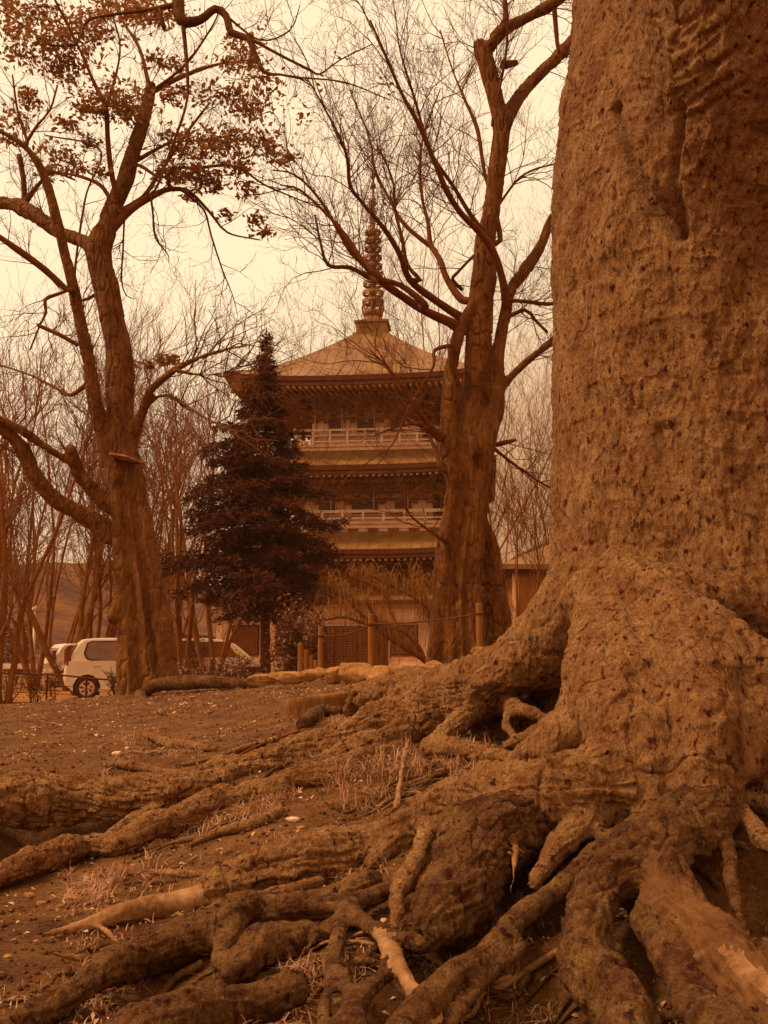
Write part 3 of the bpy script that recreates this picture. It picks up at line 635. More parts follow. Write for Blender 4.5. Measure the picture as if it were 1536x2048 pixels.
def fused(name, parent, mat, defs, step, vx, k, amp, seed, flute, sm=2, mode=0):
    """stems given as world polylines, melted into one trunk surface; returns the centre lines"""
    pr = []; cl = []
    for q_ in defs:
        c = catmull(q_, step); c[:, 3] = np.maximum(c[:, 3], .012); cl.append(c); pr.append([0, dict(p=c, k=min(k, .6 * float(c[:, 3].max())))])
    a = np.concatenate(cl); m = a[:, 3].max() + .15; v, f, _ = nets(pr, vx, a[:, :3].min(0) - m, a[:, :3].max(0) + m)
    v = smooth_v(v, f, sm); v, f = subdiv(v, f); n_ = vert_normals(v, f)
    c0 = cl[0]; z = v[:, 2]; ax = np.interp(z, c0[:, 2], c0[:, 0]); ay = np.interp(z, c0[:, 2], c0[:, 1]); th = np.arctan2(v[:, 1] - ay, v[:, 0] - ax); low = 1 - sst(z, *flute[1:])
    u = np.stack([v[:, 0] * 5, v[:, 1] * 5, z * 1.3], 1)
    d = flute[0] * low * (1 - 2 * np.abs(vn(np.stack([np.cos(th) * 1.9, np.sin(th) * 1.9, z * .35], 1), seed + 3))) + amp * fbm(u, 3, seed) * .5
    rd = np.abs(vn(u * 3.2, seed + 9)); d -= np.exp(-(rd / .10) ** 2) * amp * .55; d += np.where(vn(u * [1.3, 1.3, 2.5], seed + 20) > .18, amp * .22, 0)
    kk = np.clip(segrad(v, a), .015, .3) / .3; v = v + n_ * (d * np.clip(kk * 2, .12, 1))[:, None]
    mk(name, v, f, mat, parent, True); return cl
def segrad(v, a):
    """rough local stem radius from the nearest centre-line sample"""
    o = np.zeros(len(v)); 
    for i in range(0, len(v), 20000):
        w = v[i:i + 20000]; o[i:i + 20000] = a[np.argmin(((w[:, None] - a[None, :, :3]) ** 2).sum(-1), 1), 3]
    return o
def snap(q_, cl, lim=1.6):
    a = np.concatenate(cl); d = np.linalg.norm(a[:, :3] - q_[0, :3], axis=1); k = np.argmin(d)
    if d[k] > lim: return q_
    w = np.append(a[k, :3], min(a[k, 3] * .8, q_[0, 3] * 1.25)); return np.vstack([w, q_]) if d[k] > .03 else q_
# ---- left tree
rng = np.random.default_rng(11); YL = 14.0
lt = empty('broadleaf_tree', tuple(P(290, 1385, YL)), 'tall forked tree with fluted trunk and dry leaf clusters, in front of the white hatchback', 'tree')
tb = TB(); tw = TB()
trunkL = limb_world([(296, 1420, 49.0, YL), (290, 1370, 44.2), (283, 1300, 39.5), (277, 1200, 39.5), (268, 1100, 36.3), (258, 1010, 33.2), (252, 940, 31.6), (250, 915, 28.4)])
extra = [[(346, 1410, 20.3), (330, 1300, 15.6), (312, 1180, 14.0), (296, 1060, 12.5), (280, 960, 9.4)], [(250, 1400, 14), (254, 1260, 13), (246, 1130, 13), (238, 1010, 12), (230, 940, 11)], [(300, 1420, 23.4), (290, 1300, 17.2), (270, 1180, 17.2), (262, 1080, 12.5)], [(232, 1232, 13), (242, 1215, 15), (256, 1185, 14)], [(265, 1415, 17.2), (258, 1340, 14.0), (256, 1250, 12.5)], [(372, 1392, 6.2), (345, 1375, 10.9), (322, 1340, 12.5)]]
extra = [limb_world([(a, b, r_, YL - .16) for a, b, r_ in p_]) for p_ in extra]
stems = [
 ([(245, 960, 36, YL), (245, 880, 30), (243, 800, 27), (238, 700, 25), (222, 620, 25), (208, 560, 26), (198, 500, 25), (205, 468, 24)], 0, 0),
 ([(205, 480, 22, YL), (225, 420, 18), (248, 370, 17), (262, 320, 15), (282, 255, 14), (296, 205, 13), (302, 172, 12)], .6, 0),
 ([(225, 950, 20, YL), (205, 870, 16), (188, 800, 15), (176, 720, 13), (160, 640, 13), (148, 580, 12), (128, 500, 11), (108, 420, 10), (85, 345, 9), (52, 295, 7), (0, 262, 5), (-60, 230, 4)], -1.2, 0),
 ([(195, 500, 20, YL), (165, 482, 15), (120, 465, 14), (70, 430, 15), (35, 412, 15), (-10, 405, 13), (-70, 420, 12)], 1.0, 0),
 ([(218, 1070, 18, YL), (180, 1035, 15), (120, 1005, 15), (75, 960, 15), (45, 900, 14), (10, 860, 12), (-50, 830, 11)], -1, 0),
 ([(225, 1010, 18, YL), (190, 985, 14), (165, 955, 14), (150, 925, 12), (142, 900, 12)], -.5, 0),
 ([(150, 930, 7, YL - .4), (100, 900, 8), (55, 868, 9), (0, 838, 8), (-60, 810, 7)], -.8, 0),
 ([(262, 880, 14, YL), (285, 825, 10), (302, 780, 9), (330, 755, 8), (352, 738, 7), (400, 715, 5), (450, 700, 4), (505, 690, 3)], -1.5, 0),
 ([(285, 815, 7, YL - .2), (320, 792, 5), (350, 797, 5), (400, 830, 4), (450, 855, 3), (505, 870, 2)], -1, 0),
 ([(350, 740, 5, YL - 1), (400, 750, 4), (450, 745, 3), (495, 720, 2)], 0, 0)]
brs = [
 ([(212, 470, 13, YL), (255, 425, 9), (300, 395, 7), (340, 378, 6), (380, 385, 4), (420, 425, 3), (455, 465, 2), (520, 480, 1.5)], .5),
 ([(235, 425, 6, YL), (285, 395, 5), (320, 345, 4), (350, 300, 4), (385, 250, 3), (420, 205, 2)], 1),
 ([(235, 400, 7, YL), (222, 340, 6), (215, 270, 6), (212, 215, 6), (190, 170, 4), (160, 100, 3), (120, 20, 3), (100, -20, 2)], -1),
 ([(212, 215, 5, YL), (232, 150, 3), (240, 90, 2), (225, 30, 2)], 0),
 ([(300, 185, 6, YL + .5), (280, 100, 4), (245, 40, 3), (230, -10, 2)], 1),
 ([(302, 185, 6, YL + .5), (360, 155, 5), (430, 130, 3), (500, 120, 2)], 1.5),
 ([(302, 185, 4, YL + .5), (370, 130, 3), (420, 60, 2), (440, 20, 1.5)], -1),
 ([(275, 320, 5, YL + .3), (310, 300, 4), (345, 285, 3), (400, 280, 2), (470, 270, 2)], -.5),
 ([(275, 330, 4, YL), (320, 355, 3), (350, 340, 2)], -.5),
 ([(340, 340, 4, YL), (400, 335, 3), (470, 333, 3), (530, 370, 2), (600, 400, 1.5), (650, 420, 1)], 1),
 ([(225, 405, 5, YL), (200, 370, 4), (150, 350, 3), (110, 345, 3), (60, 320, 2)], 1),
 ([(250, 420, 3, YL), (248, 450, 2.2), (246, 500, 2), (243, 560, 1.8), (252, 590, 1.2), (268, 598, .8)], 1),
 ([(302, 395, 3, YL), (306, 430, 2), (311, 475, 2), (325, 495, 1.8), (336, 510, 1.2), (338, 522, .8)], 1),
 ([(370, 385, 3, YL), (408, 420, 2.2), (422, 470, 2), (445, 540, 1.6), (465, 590, 1), (475, 630, .7)], 1),
 ([(45, 415, 7, YL + 1), (48, 370, 6), (38, 310, 6)], 0),
 ([(50, 405, 7, YL + 1), (85, 360, 4), (110, 345, 3), (150, 360, 2)], 0),
 ([(50, 290, 4, YL - 1), (75, 250, 3), (100, 220, 2.5), (115, 170, 2)], 0),
 ([(55, 285, 4, YL - 1), (35, 220, 3), (25, 150, 2)], 0),
 ([(135, 580, 6, YL - .8), (90, 540, 7), (50, 510, 7), (0, 475, 6), (-40, 450, 5)], -.5),
 ([(140, 580, 3, YL - .8), (110, 590, 4), (90, 600, 4), (92, 625, 3), (80, 650, 2), (60, 700, 2)], 0),
 ([(75, 650, 4, YL - .8), (120, 670, 4), (155, 690, 4)], 0),
 ([(165, 775, 5, YL), (140, 790, 4), (110, 775, 3), (60, 750, 2), (0, 730, 2)], 1),
 ([(150, 590, 3, YL), (170, 400, 2), (200, 300, 2), (90, 270, 1.5)], 1),
 ([(0, 20, 2, YL), (60, 60, 2.5), (100, 90, 3), (150, 90, 3)], 0)]
cls = fused('trunk', lt, 'bark_left', [trunkL] + extra + [limb_world(*s_) for s_ in stems], .12, .026, .05, .055, 3, (.075, 2.2, 4.4))[1 + len(extra):]
for i, c in enumerate(cls):
    spawn(tw, rng, c, 5 if i < 7 else 14, 1.0, 2, t0=.3, n_sub=3, r=.012)
CL = list(cls)
for i, (pts, dy) in enumerate(brs):
    q_ = limb_world(pts, dy, 0); q_ = q_ if i in (23, 24) else snap(q_, CL); CL.append(q_); c = tube_rough(tw, q_, 8, .1, .12, 60 + i); spawn(tw, rng, c, 8, .75, 2, t0=.2, n_sub=3, r=.008)
tw.build('branches', 'twig', lt)
sp = P(249, 918, YL - .40)
s_ = MB(); s_.lathe([(0, .02), (.18, .02), (.245, .008), (.245, -.012), (.18, -.02)], (0, 0, 0), 18)
s_.v = [(x * (1 + .18 * math.sin(3 * math.atan2(y, x) + 1) + .08 * math.sin(8 * math.atan2(y, x))), y * (1 + .10 * math.sin(5 * math.atan2(y, x))), z + .025 * x / .25 * -1) for x, y, z in s_.v]
so = s_.build('cut_scar', 'scar', lt, world=False); so.location = Vector(sp) - lt.location; so.rotation_euler = (R(-4), R(5), 0)
clusters = [(60,45,50),(85,75,40),(140,50,42),(160,95,50),(40,110,30),(100,130,42),(130,150,30),(175,65,35),(210,20,30),(250,20,35),(285,15,30),(330,22,32),(195,50,35),(30,60,25),(190,205,35),(225,190,35),(265,205,35),(170,220,20),(255,230,25),(310,120,20),(350,130,20),(480,90,30),(500,120,30),(460,130,25),(530,165,25),(430,190,35),(470,190,30),(520,210,35),(490,222,30),(340,195,20),(370,180,18),(345,278,26),(390,282,35),(430,285,28),(480,272,32),(525,278,32),(545,305,22),(575,318,18),(480,322,22),(340,342,28),(372,350,35),(412,352,30),(430,368,25),(380,392,14),(492,382,20),(450,428,14),(512,440,18),(530,466,13),(20,240,32),(60,200,20),(130,250,22),(110,310,28),(150,332,30),(100,342,20),(182,285,18),(205,345,14),(300,730,13),(330,722,18),(345,715,12),(20,280,18),(480,340,14),(270,20,25),(55,185,14),(360,300,16),(410,300,22),(450,290,20),(395,350,25),(90,20,25),(20,15,25),(310,40,20),(120,100,30),(150,130,25),(200,225,20),(240,210,22)]
lv = TB(); ktw = TB()
for (a, b, r_) in clusters:
    c = P(a, b, YL + rng.uniform(-.8, .8)); s = r_ * YL / F; n = int(r_ * 3.6)
    C = c + rng.normal(0, 1, (n, 3)) * [s * .78, s * .7, s * .38]
    v, f = leaf_quads(rng, C, .105); lv.add(v, f)
    for _ in range(5): twigs(ktw, rng, c + rng.normal(0, s * .4, 3), rng.normal(0, 1, 3), s * .9, .004, 1, 2, 0)
lv.build('leaves', 'leaf_dry', lt, False); ktw.build('twigs', 'twig', lt)
# exposed root behind the lawn, of the left tree
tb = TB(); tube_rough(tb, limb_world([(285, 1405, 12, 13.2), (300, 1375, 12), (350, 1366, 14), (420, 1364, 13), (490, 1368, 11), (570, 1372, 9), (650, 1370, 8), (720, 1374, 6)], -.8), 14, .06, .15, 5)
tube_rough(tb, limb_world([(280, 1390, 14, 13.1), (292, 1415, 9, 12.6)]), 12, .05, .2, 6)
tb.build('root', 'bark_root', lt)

# ---- overhanging limb of the old tree
tb = TB(); tw = TB(); YO = 6.2
c = tube_rough(tb, np.vstack([[(1.35, 4.9, 5.9, .14), (.3, 5.3, 6.9, .09), (-.8, 5.9, 6.7, .06)], limb_world([(352, -60, 14, YO), (356, -10, 14), (362, 40, 13), (400, 40, 9), (430, 18, 9), (452, 32, 8), (463, 66, 8), (495, 76, 7), (510, 110, 6), (530, 145, 4), (560, 149, 2.5), (600, 155, 2), (690, 165, 1.6), (780, 200, 1.2)])]), 14, .04, .12, 4)
for pts in [[(498, 76, 4, YO), (560, 110, 3), (620, 140, 3), (640, 148, 2), (680, 120, 1.6), (745, 88, 1.2)], [(352, 10, 7, YO), (280, 22, 4), (180, 38, 3), (165, 65, 3), (150, 90, 2)],
            [(366, 45, 5, YO), (375, 150, 4), (372, 210, 3), (345, 290, 3), (310, 380, 2.5), (275, 400, 2)], [(318, 18, 5, YO), (328, 56, 5)], [(450, 30, 3, YO), (520, 80, 2), (580, 60, 1.5), (600, 10, 1)]]:
    c2 = tube_rough(tb, limb_world(pts), 8, .05, .1, 9); spawn(tw, rng, c2, 7, .3, 1, r=.003, minr=.0012)
lo_ = TB()
for a, b, n in ((610, 235, 14), (600, 215, 8), (640, 160, 4), (690, 115, 4), (770, 175, 5), (740, 90, 3), (780, 210, 4), (500, 140, 20), (470, 100, 14), (520, 60, 5)):
    v, f = leaf_quads(rng, P(a, b, YO) + rng.normal(0, .035, (n, 3)), .045); lo_.add(v, f)
tb.build('limb', 'bark_mid', old); lo_.build('leaves', 'leaf_dry', old, False); tw.build('twigs', 'twig', old)

# ---- middle tree
YM = 13.0; rng = np.random.default_rng(23)
mt = empty('bare_tree', tuple(P(925, 1330, YM)), 'leafless tree with thick pale-streaked twisted trunk, in front of the pagoda', 'tree')
tb = TB(); tw = TB()
ms = [
 ([(915, 1370, 40.9, YM), (914, 1300, 37.1), (912, 1200, 34.7), (918, 1120, 34.7), (928, 1040, 33.3), (934, 960, 31.8), (938, 880, 30.2), (950, 800, 28.7), (955, 720, 27.2), (958, 640, 24.9), (966, 560, 23.4), (974, 470, 20.4), (988, 390, 17.4), (998, 310, 18.2), (1006, 240, 19.6)], 0, 40),
 ([(1004, 250, 18.5, YM), (986, 180, 16.8), (970, 120, 17.6), (960, 90, 14.3)], 0, 18),
 ([(975, 100, 13.4, YM), (1005, 62, 12.6), (1050, 38, 11.8), (1105, 8, 10.9), (1150, -30, 10.1)], -.8, 16),
 ([(1012, 240, 16.8, YM), (1036, 198, 13.4), (1070, 158, 14.3), (1108, 120, 14.3), (1150, 80, 13.4), (1210, 30, 12.6)], .8, 18),
 ([(915, 960, 21.8, YM - .1), (898, 870, 16.8), (900, 780, 14.3), (908, 700, 13.4), (930, 640, 11.8), (950, 600, 10.1)], 0, 16),
 ([(960, 900, 25.2, YM - .15), (990, 800, 18.5), (995, 720, 15.1), (1008, 640, 13.4), (1022, 580, 12.6), (1050, 540, 12.6), (1080, 495, 10.1), (1102, 440, 8.4), (1140, 380, 6.7)], .6, 18),
 ([(985, 800, 8.4, YM), (1030, 745, 7.6), (1070, 710, 7.6), (1110, 680, 7.6), (1170, 640, 6.7)], -.3, 12),
 ([(1000, 1330, 26.9, YM + .6), (992, 1240, 25.2), (984, 1160, 23.5), (970, 1090, 21.8), (950, 1030, 18.5), (945, 960, 12.6)], -.3, 24),
 ([(862, 1360, 11.8, YM - .1), (878, 1240, 13.4), (885, 1120, 15.1), (905, 1000, 15.1), (925, 900, 11.8), (945, 800, 10.1)], 0, 16),
 ([(952, 1350, 13.4, YM - .2), (945, 1220, 13.4), (952, 1080, 14.3), (965, 960, 13.4), (982, 860, 11.8), (992, 780, 10.1)], 0, 16)]
cls = fused('trunk', mt, 'bark_mid', [limb_world(a_, b_) for a_, b_, _ in ms], .12, .026, .05, .055, 33, (.06, 3.0, 5.5))
for i, c in enumerate(cls):
    spawn(tw, rng, c, 4 if i in (0, 4, 7, 8, 9) else 10, .9, 2, t0=.4 if i else .65, n_sub=4, r=.01)
lb = [([(1012, 610, 10, YM), (1005, 560, 8), (985, 500, 8), (955, 460, 7), (925, 430, 6), (895, 385, 6), (868, 320, 5), (838, 250, 5), (805, 190, 4), (775, 120, 3), (740, 40, 2)], -2, 22),
 ([(975, 480, 6, YM), (935, 420, 5), (905, 370, 4), (870, 320, 4), (850, 270, 3), (830, 200, 3), (800, 100, 2), (790, 20, 1)], -1.4, 18),
 ([(925, 660, 14, YM), (900, 645, 10), (850, 622, 9), (800, 590, 9), (760, 560, 8), (720, 520, 6), (700, 500, 5), (640, 400, 3), (590, 350, 2), (545, 340, 1.5)], -1.5, 20),
 ([(930, 640, 10, YM), (870, 600, 8), (820, 560, 7), (800, 510, 6), (770, 460, 5), (720, 400, 4), (700, 370, 4), (690, 300, 3), (640, 200, 2), (610, 150, 1)], -2.5, 22),
 ([(850, 610, 7, YM - .7), (800, 570, 6), (740, 555, 5), (700, 535, 5), (656, 530, 4), (640, 480, 2.5), (630, 430, 2)], -.6, 12),
 ([(925, 600, 9, YM), (895, 560, 7), (880, 520, 6), (862, 490, 5), (855, 440, 4), (845, 400, 3), (840, 330, 3), (850, 260, 2), (880, 180, 1.5)], 1, 18),
 ([(870, 500, 5, YM + .4), (810, 450, 4), (780, 400, 3), (750, 340, 3), (740, 280, 2), (700, 180, 1.5)], .5, 16),
 ([(840, 560, 5, YM - .7), (815, 530, 4), (805, 480, 4), (790, 420, 3), (785, 360, 2), (760, 300, 2)], 0, 12),
 ([(1000, 480, 6, YM), (985, 400, 5), (968, 340, 4), (955, 260, 4), (930, 200, 3), (905, 140, 2), (880, 60, 1.5)], 1, 16),
 ([(985, 250, 4, YM), (1010, 120, 3), (1015, 40, 2.5), (1010, -20, 2)], -.6, 8),
 ([(760, 560, 6, YM - 1.5), (720, 515, 5), (690, 470, 4), (655, 430, 3), (600, 380, 2.5), (560, 370, 1.5)], 0, 12),
 ([(915, 690, 5, YM - .15), (870, 700, 4), (868, 730, 3), (845, 770, 3), (815, 820, 2), (790, 880, 2), (770, 905, 1.5)], -.6, 6),
 ([(880, 870, 8, YM - .2), (850, 840, 5), (820, 800, 3), (780, 740, 2), (740, 700, 1.5)], -.8, 14),
 ([(880, 880, 6, YM - .2), (840, 850, 3), (800, 852, 2.5), (750, 870, 2)], -.5, 6),
 ([(885, 940, 6, YM - .2), (870, 900, 4), (850, 860, 3), (800, 830, 2)], .3, 8),
 ([(888, 1080, 5, YM - .3), (850, 1055, 3), (820, 1030, 2), (800, 1000, 1)], -.4, 6),
 ([(1015, 600, 5, YM), (1050, 603, 4), (1098, 608, 4), (1150, 600, 3)], .2, 8),
 ([(990, 420, 3, YM), (1040, 355, 2.5), (1100, 330, 2), (1150, 330, 1.5)], .3, 8),
 ([(1005, 640, 5, YM), (1050, 620, 4), (1070, 640, 3), (1095, 665, 3)], .3, 8),
 ([(985, 890, 5, YM), (1010, 885, 5), (1032, 880, 3)], 0, 3),
 ([(980, 890, 4, YM), (1030, 930, 3), (1090, 970, 2), (1140, 990, 1)], .5, 10),
 ([(1108, 10, 6, YM - .6), (1115, 90, 4), (1120, 105, 4)], 0, 0),
 ([(1005, 130, 9, YM - .1), (1020, 128, 8), (1035, 125, 6)], 0, 0),
 ([(985, 70, 6, YM), (1010, 40, 6), (1008, -10, 5), (1000, -40, 4)], 0, 3),
 ([(960, 500, 3, YM), (915, 545, 3), (905, 560, 4), (925, 580, 4)], .2, 2)]
CL = list(cls)
for i, (pts, dy, n) in enumerate(lb):
    q_ = snap(limb_world(pts, dy), CL); CL.append(catmull(q_, .1)); c = tube_rough(tw, q_, 8, .08, .10, 150 + i)
    if n: spawn(tw, rng, c, n, 1.15, 3, t0=.3, n_sub=3, r=.009, up=.5, plane=.6, minr=.0018)
tw.build('branches', 'twig', mt)

# ------------------------------------------------------------------ pagoda
PG = empty('pagoda', (float(P(745, 1300, 48)[0]), 48, 0), 'three storey pagoda with ringed spire and tiled balconies behind the dark conifer', 'pagoda', rz=R(-6))
def zc(py, Y): return float(P(735, py, Y)[2])
def roof_mesh(ze, e, zt, t, lift, thick=.22, n=20, power=1.25):
    vs = []; fs = []
    for s in range(4):
        a = s * math.pi / 2; b = len(vs)
        for j in range(9):
            v = j / 8; hs = t + (e - t) * v
            for i in range(n + 1):
                u = -1 + 2 * i / n; x = u * hs; y = -hs; z = ze + (zt - ze) * (1 - v) ** power + lift * abs(u) ** 3.2 * v * v
                vs.append((x * math.cos(a) - y * math.sin(a), x * math.sin(a) + y * math.cos(a), z))
        for j in range(8):
            for i in range(n):
                k = b + j * (n + 1) + i; fs.append((k, k + n + 1, k + n + 2, k + 1))
    return vs, fs
def eave_ring(mb, z, e, lift, th, inset, n=20):
    """fascia and soffit: a ring of boxes following the lifted eave line"""
    for s in range(4):
        a = s * math.pi / 2; b = len(mb.v)
        for i in range(n + 1):
            u = -1 + 2 * i / n; zz = z + lift * abs(u) ** 3.2
            for (hs, dz) in ((e, 0), (e, -th), (e - inset, -th), (e - inset, 0)):
                x = u * hs; y = -hs; mb.v.append((x * math.cos(a) - y * math.sin(a), x * math.sin(a) + y * math.cos(a), zz + dz))
        for i in range(n):
            for c in range(4):
                k = b + i * 4; mb.f.append((k + c, k + (c + 1) % 4, k + 4 + (c + 1) % 4, k + 4 + c))
def rafters(mb, z, e, lift, r_in, zin, step=.27, w=.11, hh=.10):
    n = int(2 * e / step)
    for s in range(4):
        a = s * math.pi / 2
        for i in range(n + 1):
            u = -1 + 2 * i / n; u *= .985; x = u * e; zz = z + lift * abs(u) ** 3.2
            xi = x; yi = -max(r_in, abs(x) * .98)
            if -yi > e - .1: continue
            k = (-yi - r_in) / max(e - r_in, .01); zi = zin + (zz - zin) * k
            v = []
            for (yy, z0) in ((-e, zz), (yi, zi)):
                for dx, dz in ((-w / 2, 0), (w / 2, 0), (w / 2, -hh), (-w / 2, -hh)):
                    X = x + dx; v.append((X * math.cos(a) - yy * math.sin(a), X * math.sin(a) + yy * math.cos(a), z0 + dz))
            mb.add(v, [(0, 1, 2, 3), (4, 7, 6, 5), (0, 4, 5, 1), (1, 5, 6, 2), (2, 6, 7, 3), (3, 7, 4, 0)])
def soffit(z, e, lift, r_in, zin):
    vs, fs = roof_mesh(z, e, zin, r_in, lift, power=1.0); return vs, [f[::-1] for f in fs]
def storey(zb, zt, hb, wins, nm, cx=0., wz=None):
    w = MB(); w.box((cx, 0, (zb + zt) / 2), (2 * hb, 2 * hb, zt - zb)); w.build('wall', 'plaster', PG)
    m = MB()
    for z in (zb + .06, wz[0] - .14, wz[1] + .14, zt - .1):
        for s in range(4):
            a = s * math.pi / 2; y = -(hb + .03); m.box((cx + -y * math.sin(a) * 1.0, y * math.cos(a), z), (2 * hb + .1, .06, .12), a)
    m.build('beam', 'plaster_hi', PG)
    for s in range(4):
        a = s * math.pi / 2
        for u in (-1, -.36, .36):
            x, y = u * hb, -(hb + .02); c = MB(); c.lathe([(.13, zb), (.13, zt)], (cx + x * math.cos(a) - y * math.sin(a), x * math.sin(a) + y * math.cos(a), 0), 10); c.build('column', 'plaster_hi', PG, True)
    for s in range(4):
        a = s * math.pi / 2
        for (x, ww) in wins:
            f = MB(); f.box((0, 0, 0), (ww + .16, .10, wz[1] - wz[0] + .16)); o = f.build('window', 'plaster_hi', PG)
            y = -(hb + .06); o.location = (cx + x * math.cos(a) - y * math.sin(a), x * math.sin(a) + y * math.cos(a), (wz[0] + wz[1]) / 2); o.rotation_euler = (0, 0, a)
            g = MB(); g.box((0, -.055, 0), (ww, .03, wz[1] - wz[0])); pn = g.build('pane', 'window_dark', o)
            g = MB(); [g.box((0, -.082, z), (ww, .02, .035)) for z in np.linspace(-.22, .22, 4) * (wz[1] - wz[0]) / .6]; g.build('lattice', 'dark_wood', o)
def brackets(z0, z1, hb, cx=0.):
    m = MB(); n = 4
    for k in range(n):
        z = z0 + (z1 - z0) * (k + .5) / n; r_ = hb + .12 + k * .24
        for s in range(4):
            a = s * math.pi / 2; y = -r_; m.box((cx - y * math.sin(a), y * math.cos(a), z + .04), (2 * r_ + .2, .14, .10 + .002 * k), a)
            cnt = 9 + k
            for i in range(cnt):
                x = (-1 + 2 * i / (cnt - 1)) * (r_ - .05); yy = y + .05
                m.box((cx + x * math.cos(a) - yy * math.sin(a), x * math.sin(a) + yy * math.cos(a), z - .08), (.24, .42, .13), a, 1.25)
    m.build('brackets', 'eave', PG)
    # pale end blocks
    for s in range(4):
        a = s * math.pi / 2
        for i in range(7):
            x = (-1 + 2 * i / 6) * (hb + .1); yy = -(hb + .62); m = MB()
            m.box((cx + x * math.cos(a) - yy * math.sin(a), x * math.sin(a) + yy * math.cos(a), z0 + .30), (.18, .16, .16), a, .8); m.build('bracket_end', 'panel', PG)
def balcony(z, hb, hrail):
    m = MB(); m.box((0, 0, z), (2 * hb, 2 * hb, .14)); m.box((0, 0, z - .17), (2 * hb - .12, 2 * hb - .12, .18)); m.build('balcony_floor', 'plaster_hi', PG)
    m = MB()
    for s in range(4):
        a = s * math.pi / 2; y = -(hb - .12)
        for zz, t_ in ((.14, .07), (.42, .05), (hrail, .09)):
            ex = .22 if zz == hrail else .0; m.box((-y * math.sin(a), y * math.cos(a), z + .07 + zz + s * .002), (2 * hb - .2 + ex * 2, t_, t_), a)
        npost = 9
        for i in range(npost):
            x = (-1 + 2 * i / (npost - 1)) * (hb - .14); m.box((x * math.cos(a) - y * math.sin(a), x * math.sin(a) + y * math.cos(a), z + .07 + hrail * .5 - .02), (.10, .10, hrail - .04), a)
    m.build('railing', 'plaster', PG)
    m = MB()
    for s in range(4):
        a = s * math.pi / 2
        for i in range(8):
            x = (-1 + 2 * (i + .5) / 8) * (hb - .2); y = -(hb - .30); m.box((x * math.cos(a) - y * math.sin(a), x * math.sin(a) + y * math.cos(a), z - .36), (.34, .5, .20), a, 1.5)
    m.build('floor_brackets', 'panel', PG)
# roofs: eave height, top height
E3, T3 = zc(748, 42), zc(676, 48); E2, T2 = zc(928, 42), zc(899, 44.6); E1, T1 = zc(1098, 42), zc(1063, 44.2)
def rods(xs, ytop, ybot, yy):
    for x in xs:
        m = MB(); m.tube([(x, yy, ytop), (x, yy, ybot)], .022, 6); m.build('rain_chain', 'plaster_hi', PG)
for (ze, zt, t, lift, hb, nm) in ((E3, T3, .82, .32, 2.45, 3), (E2, T2, 3.3, .30, 2.95, 2), (E1, T1, 3.8, .30, 3.4, 1)):
    e = 5.95
    vs, fs = roof_mesh(ze, e, zt, t, lift, power=1.3 if nm == 3 else 1.0); o = mk('roof', vs, fs, 'copper' if nm == 3 else 'copper_dark', PG, True, False)
    m = MB()
    for s in range(4):
        a = s * math.pi / 2
        for i in range(1, 26):
            x = -e + 2 * e * i / 26; v1 = max(0., (abs(x) - t) / (e - t)) + .01; pts = []
            for v in np.linspace(v1, 1, 7):
                hs = t + (e - t) * v; u = x / hs; pts.append((x * math.cos(a) + hs * math.sin(a), x * math.sin(a) - hs * math.cos(a), ze + (zt - ze) * (1 - v) ** (1.3 if nm == 3 else 1.0) + lift * abs(u) ** 3.2 * v * v + .01))
            m.tube(pts, .013, 4, False)
    m.build('roof_seams', 'copper_dark', PG)
    m = MB(); eave_ring(m, ze - .012, e, lift, .20, .5); m.build('eave_edge', 'dark_wood', PG)
    m = MB(); eave_ring(m, ze - .22, e - .22, lift, .14, .3); m.build('eave_board', 'copper_dark', PG)
    zin = ze - .05 if nm == 3 else ze + .1
    vs, fs = soffit(ze - .37, e - .25, lift, hb + .6, zin); mk('soffit', vs, fs, 'eave', PG, True, False)
    m = MB(); rafters(m, ze - .38, e - .30, lift, hb + .9, zin - .06); m.build('rafters', 'rafter', PG)
    m = MB(); rafters(m, ze - .50, e - 1.0, lift * .5, hb + .9, zin - .18); m.build('rafters', 'eave', PG)
    for sx in (-1, 1):
        for sy in (-1, 1):
            m = MB(); m.lathe([(.01, .22), (.07, .2), (.09, .05), (.12, -.08), (.01, -.08)], (sx * (e - .35), sy * (e - .35), ze + lift * .8 - .75), 10); m.tube([(sx * (e - .35), sy * (e - .35), ze + lift * .8 - .3), (sx * (e - .35), sy * (e - .35), ze + lift * .8 - .54)], .012, 4); m.build('wind_bell', 'bronze', PG, True)
B3 = zc(884, 44.4); B2 = zc(1041, 44)
storey(B3, E3 + .1, 2.45, [(-1.45, .66), (0, .86), (1.45, .66)], 3, wz=(zc(864, 45.4), zc(837, 45.4)))
brackets(E3 - 1.35, E3 - .1, 2.45); balcony(B3 - .07, 3.35, zc(854, 44.4) - B3 - .02)
storey(B2, E2 + .1, 2.95, [(-1.75, .74), (0, 1.22), (1.75, .74)], 2, wz=(zc(1028, 45), zc(1003, 45)))
brackets(E2 - 1.30, E2 - .05, 2.95); balcony(B2 - .07, 3.85, zc(1020, 44.2) - B2 - .02)
rods((-2.35, -1.1, .42, 1.75), E3 - .75, B3 + .1, -3.0); rods((-1.5, .45, 2.0), E2 - .75, B2 + .1, -3.5)
for (zb_, t_) in ((T2, 3.3), (T1, 3.8)):
    m = MB(); m.box((0, 0, zb_ + .14), (2 * t_ - .1, 2 * t_ - .1, .3)); m.box((0, 0, zb_ - .3), (2 * t_ - .5, 2 * t_ - .5, .6)); m.build('balcony_base', 'plaster_hi', PG)
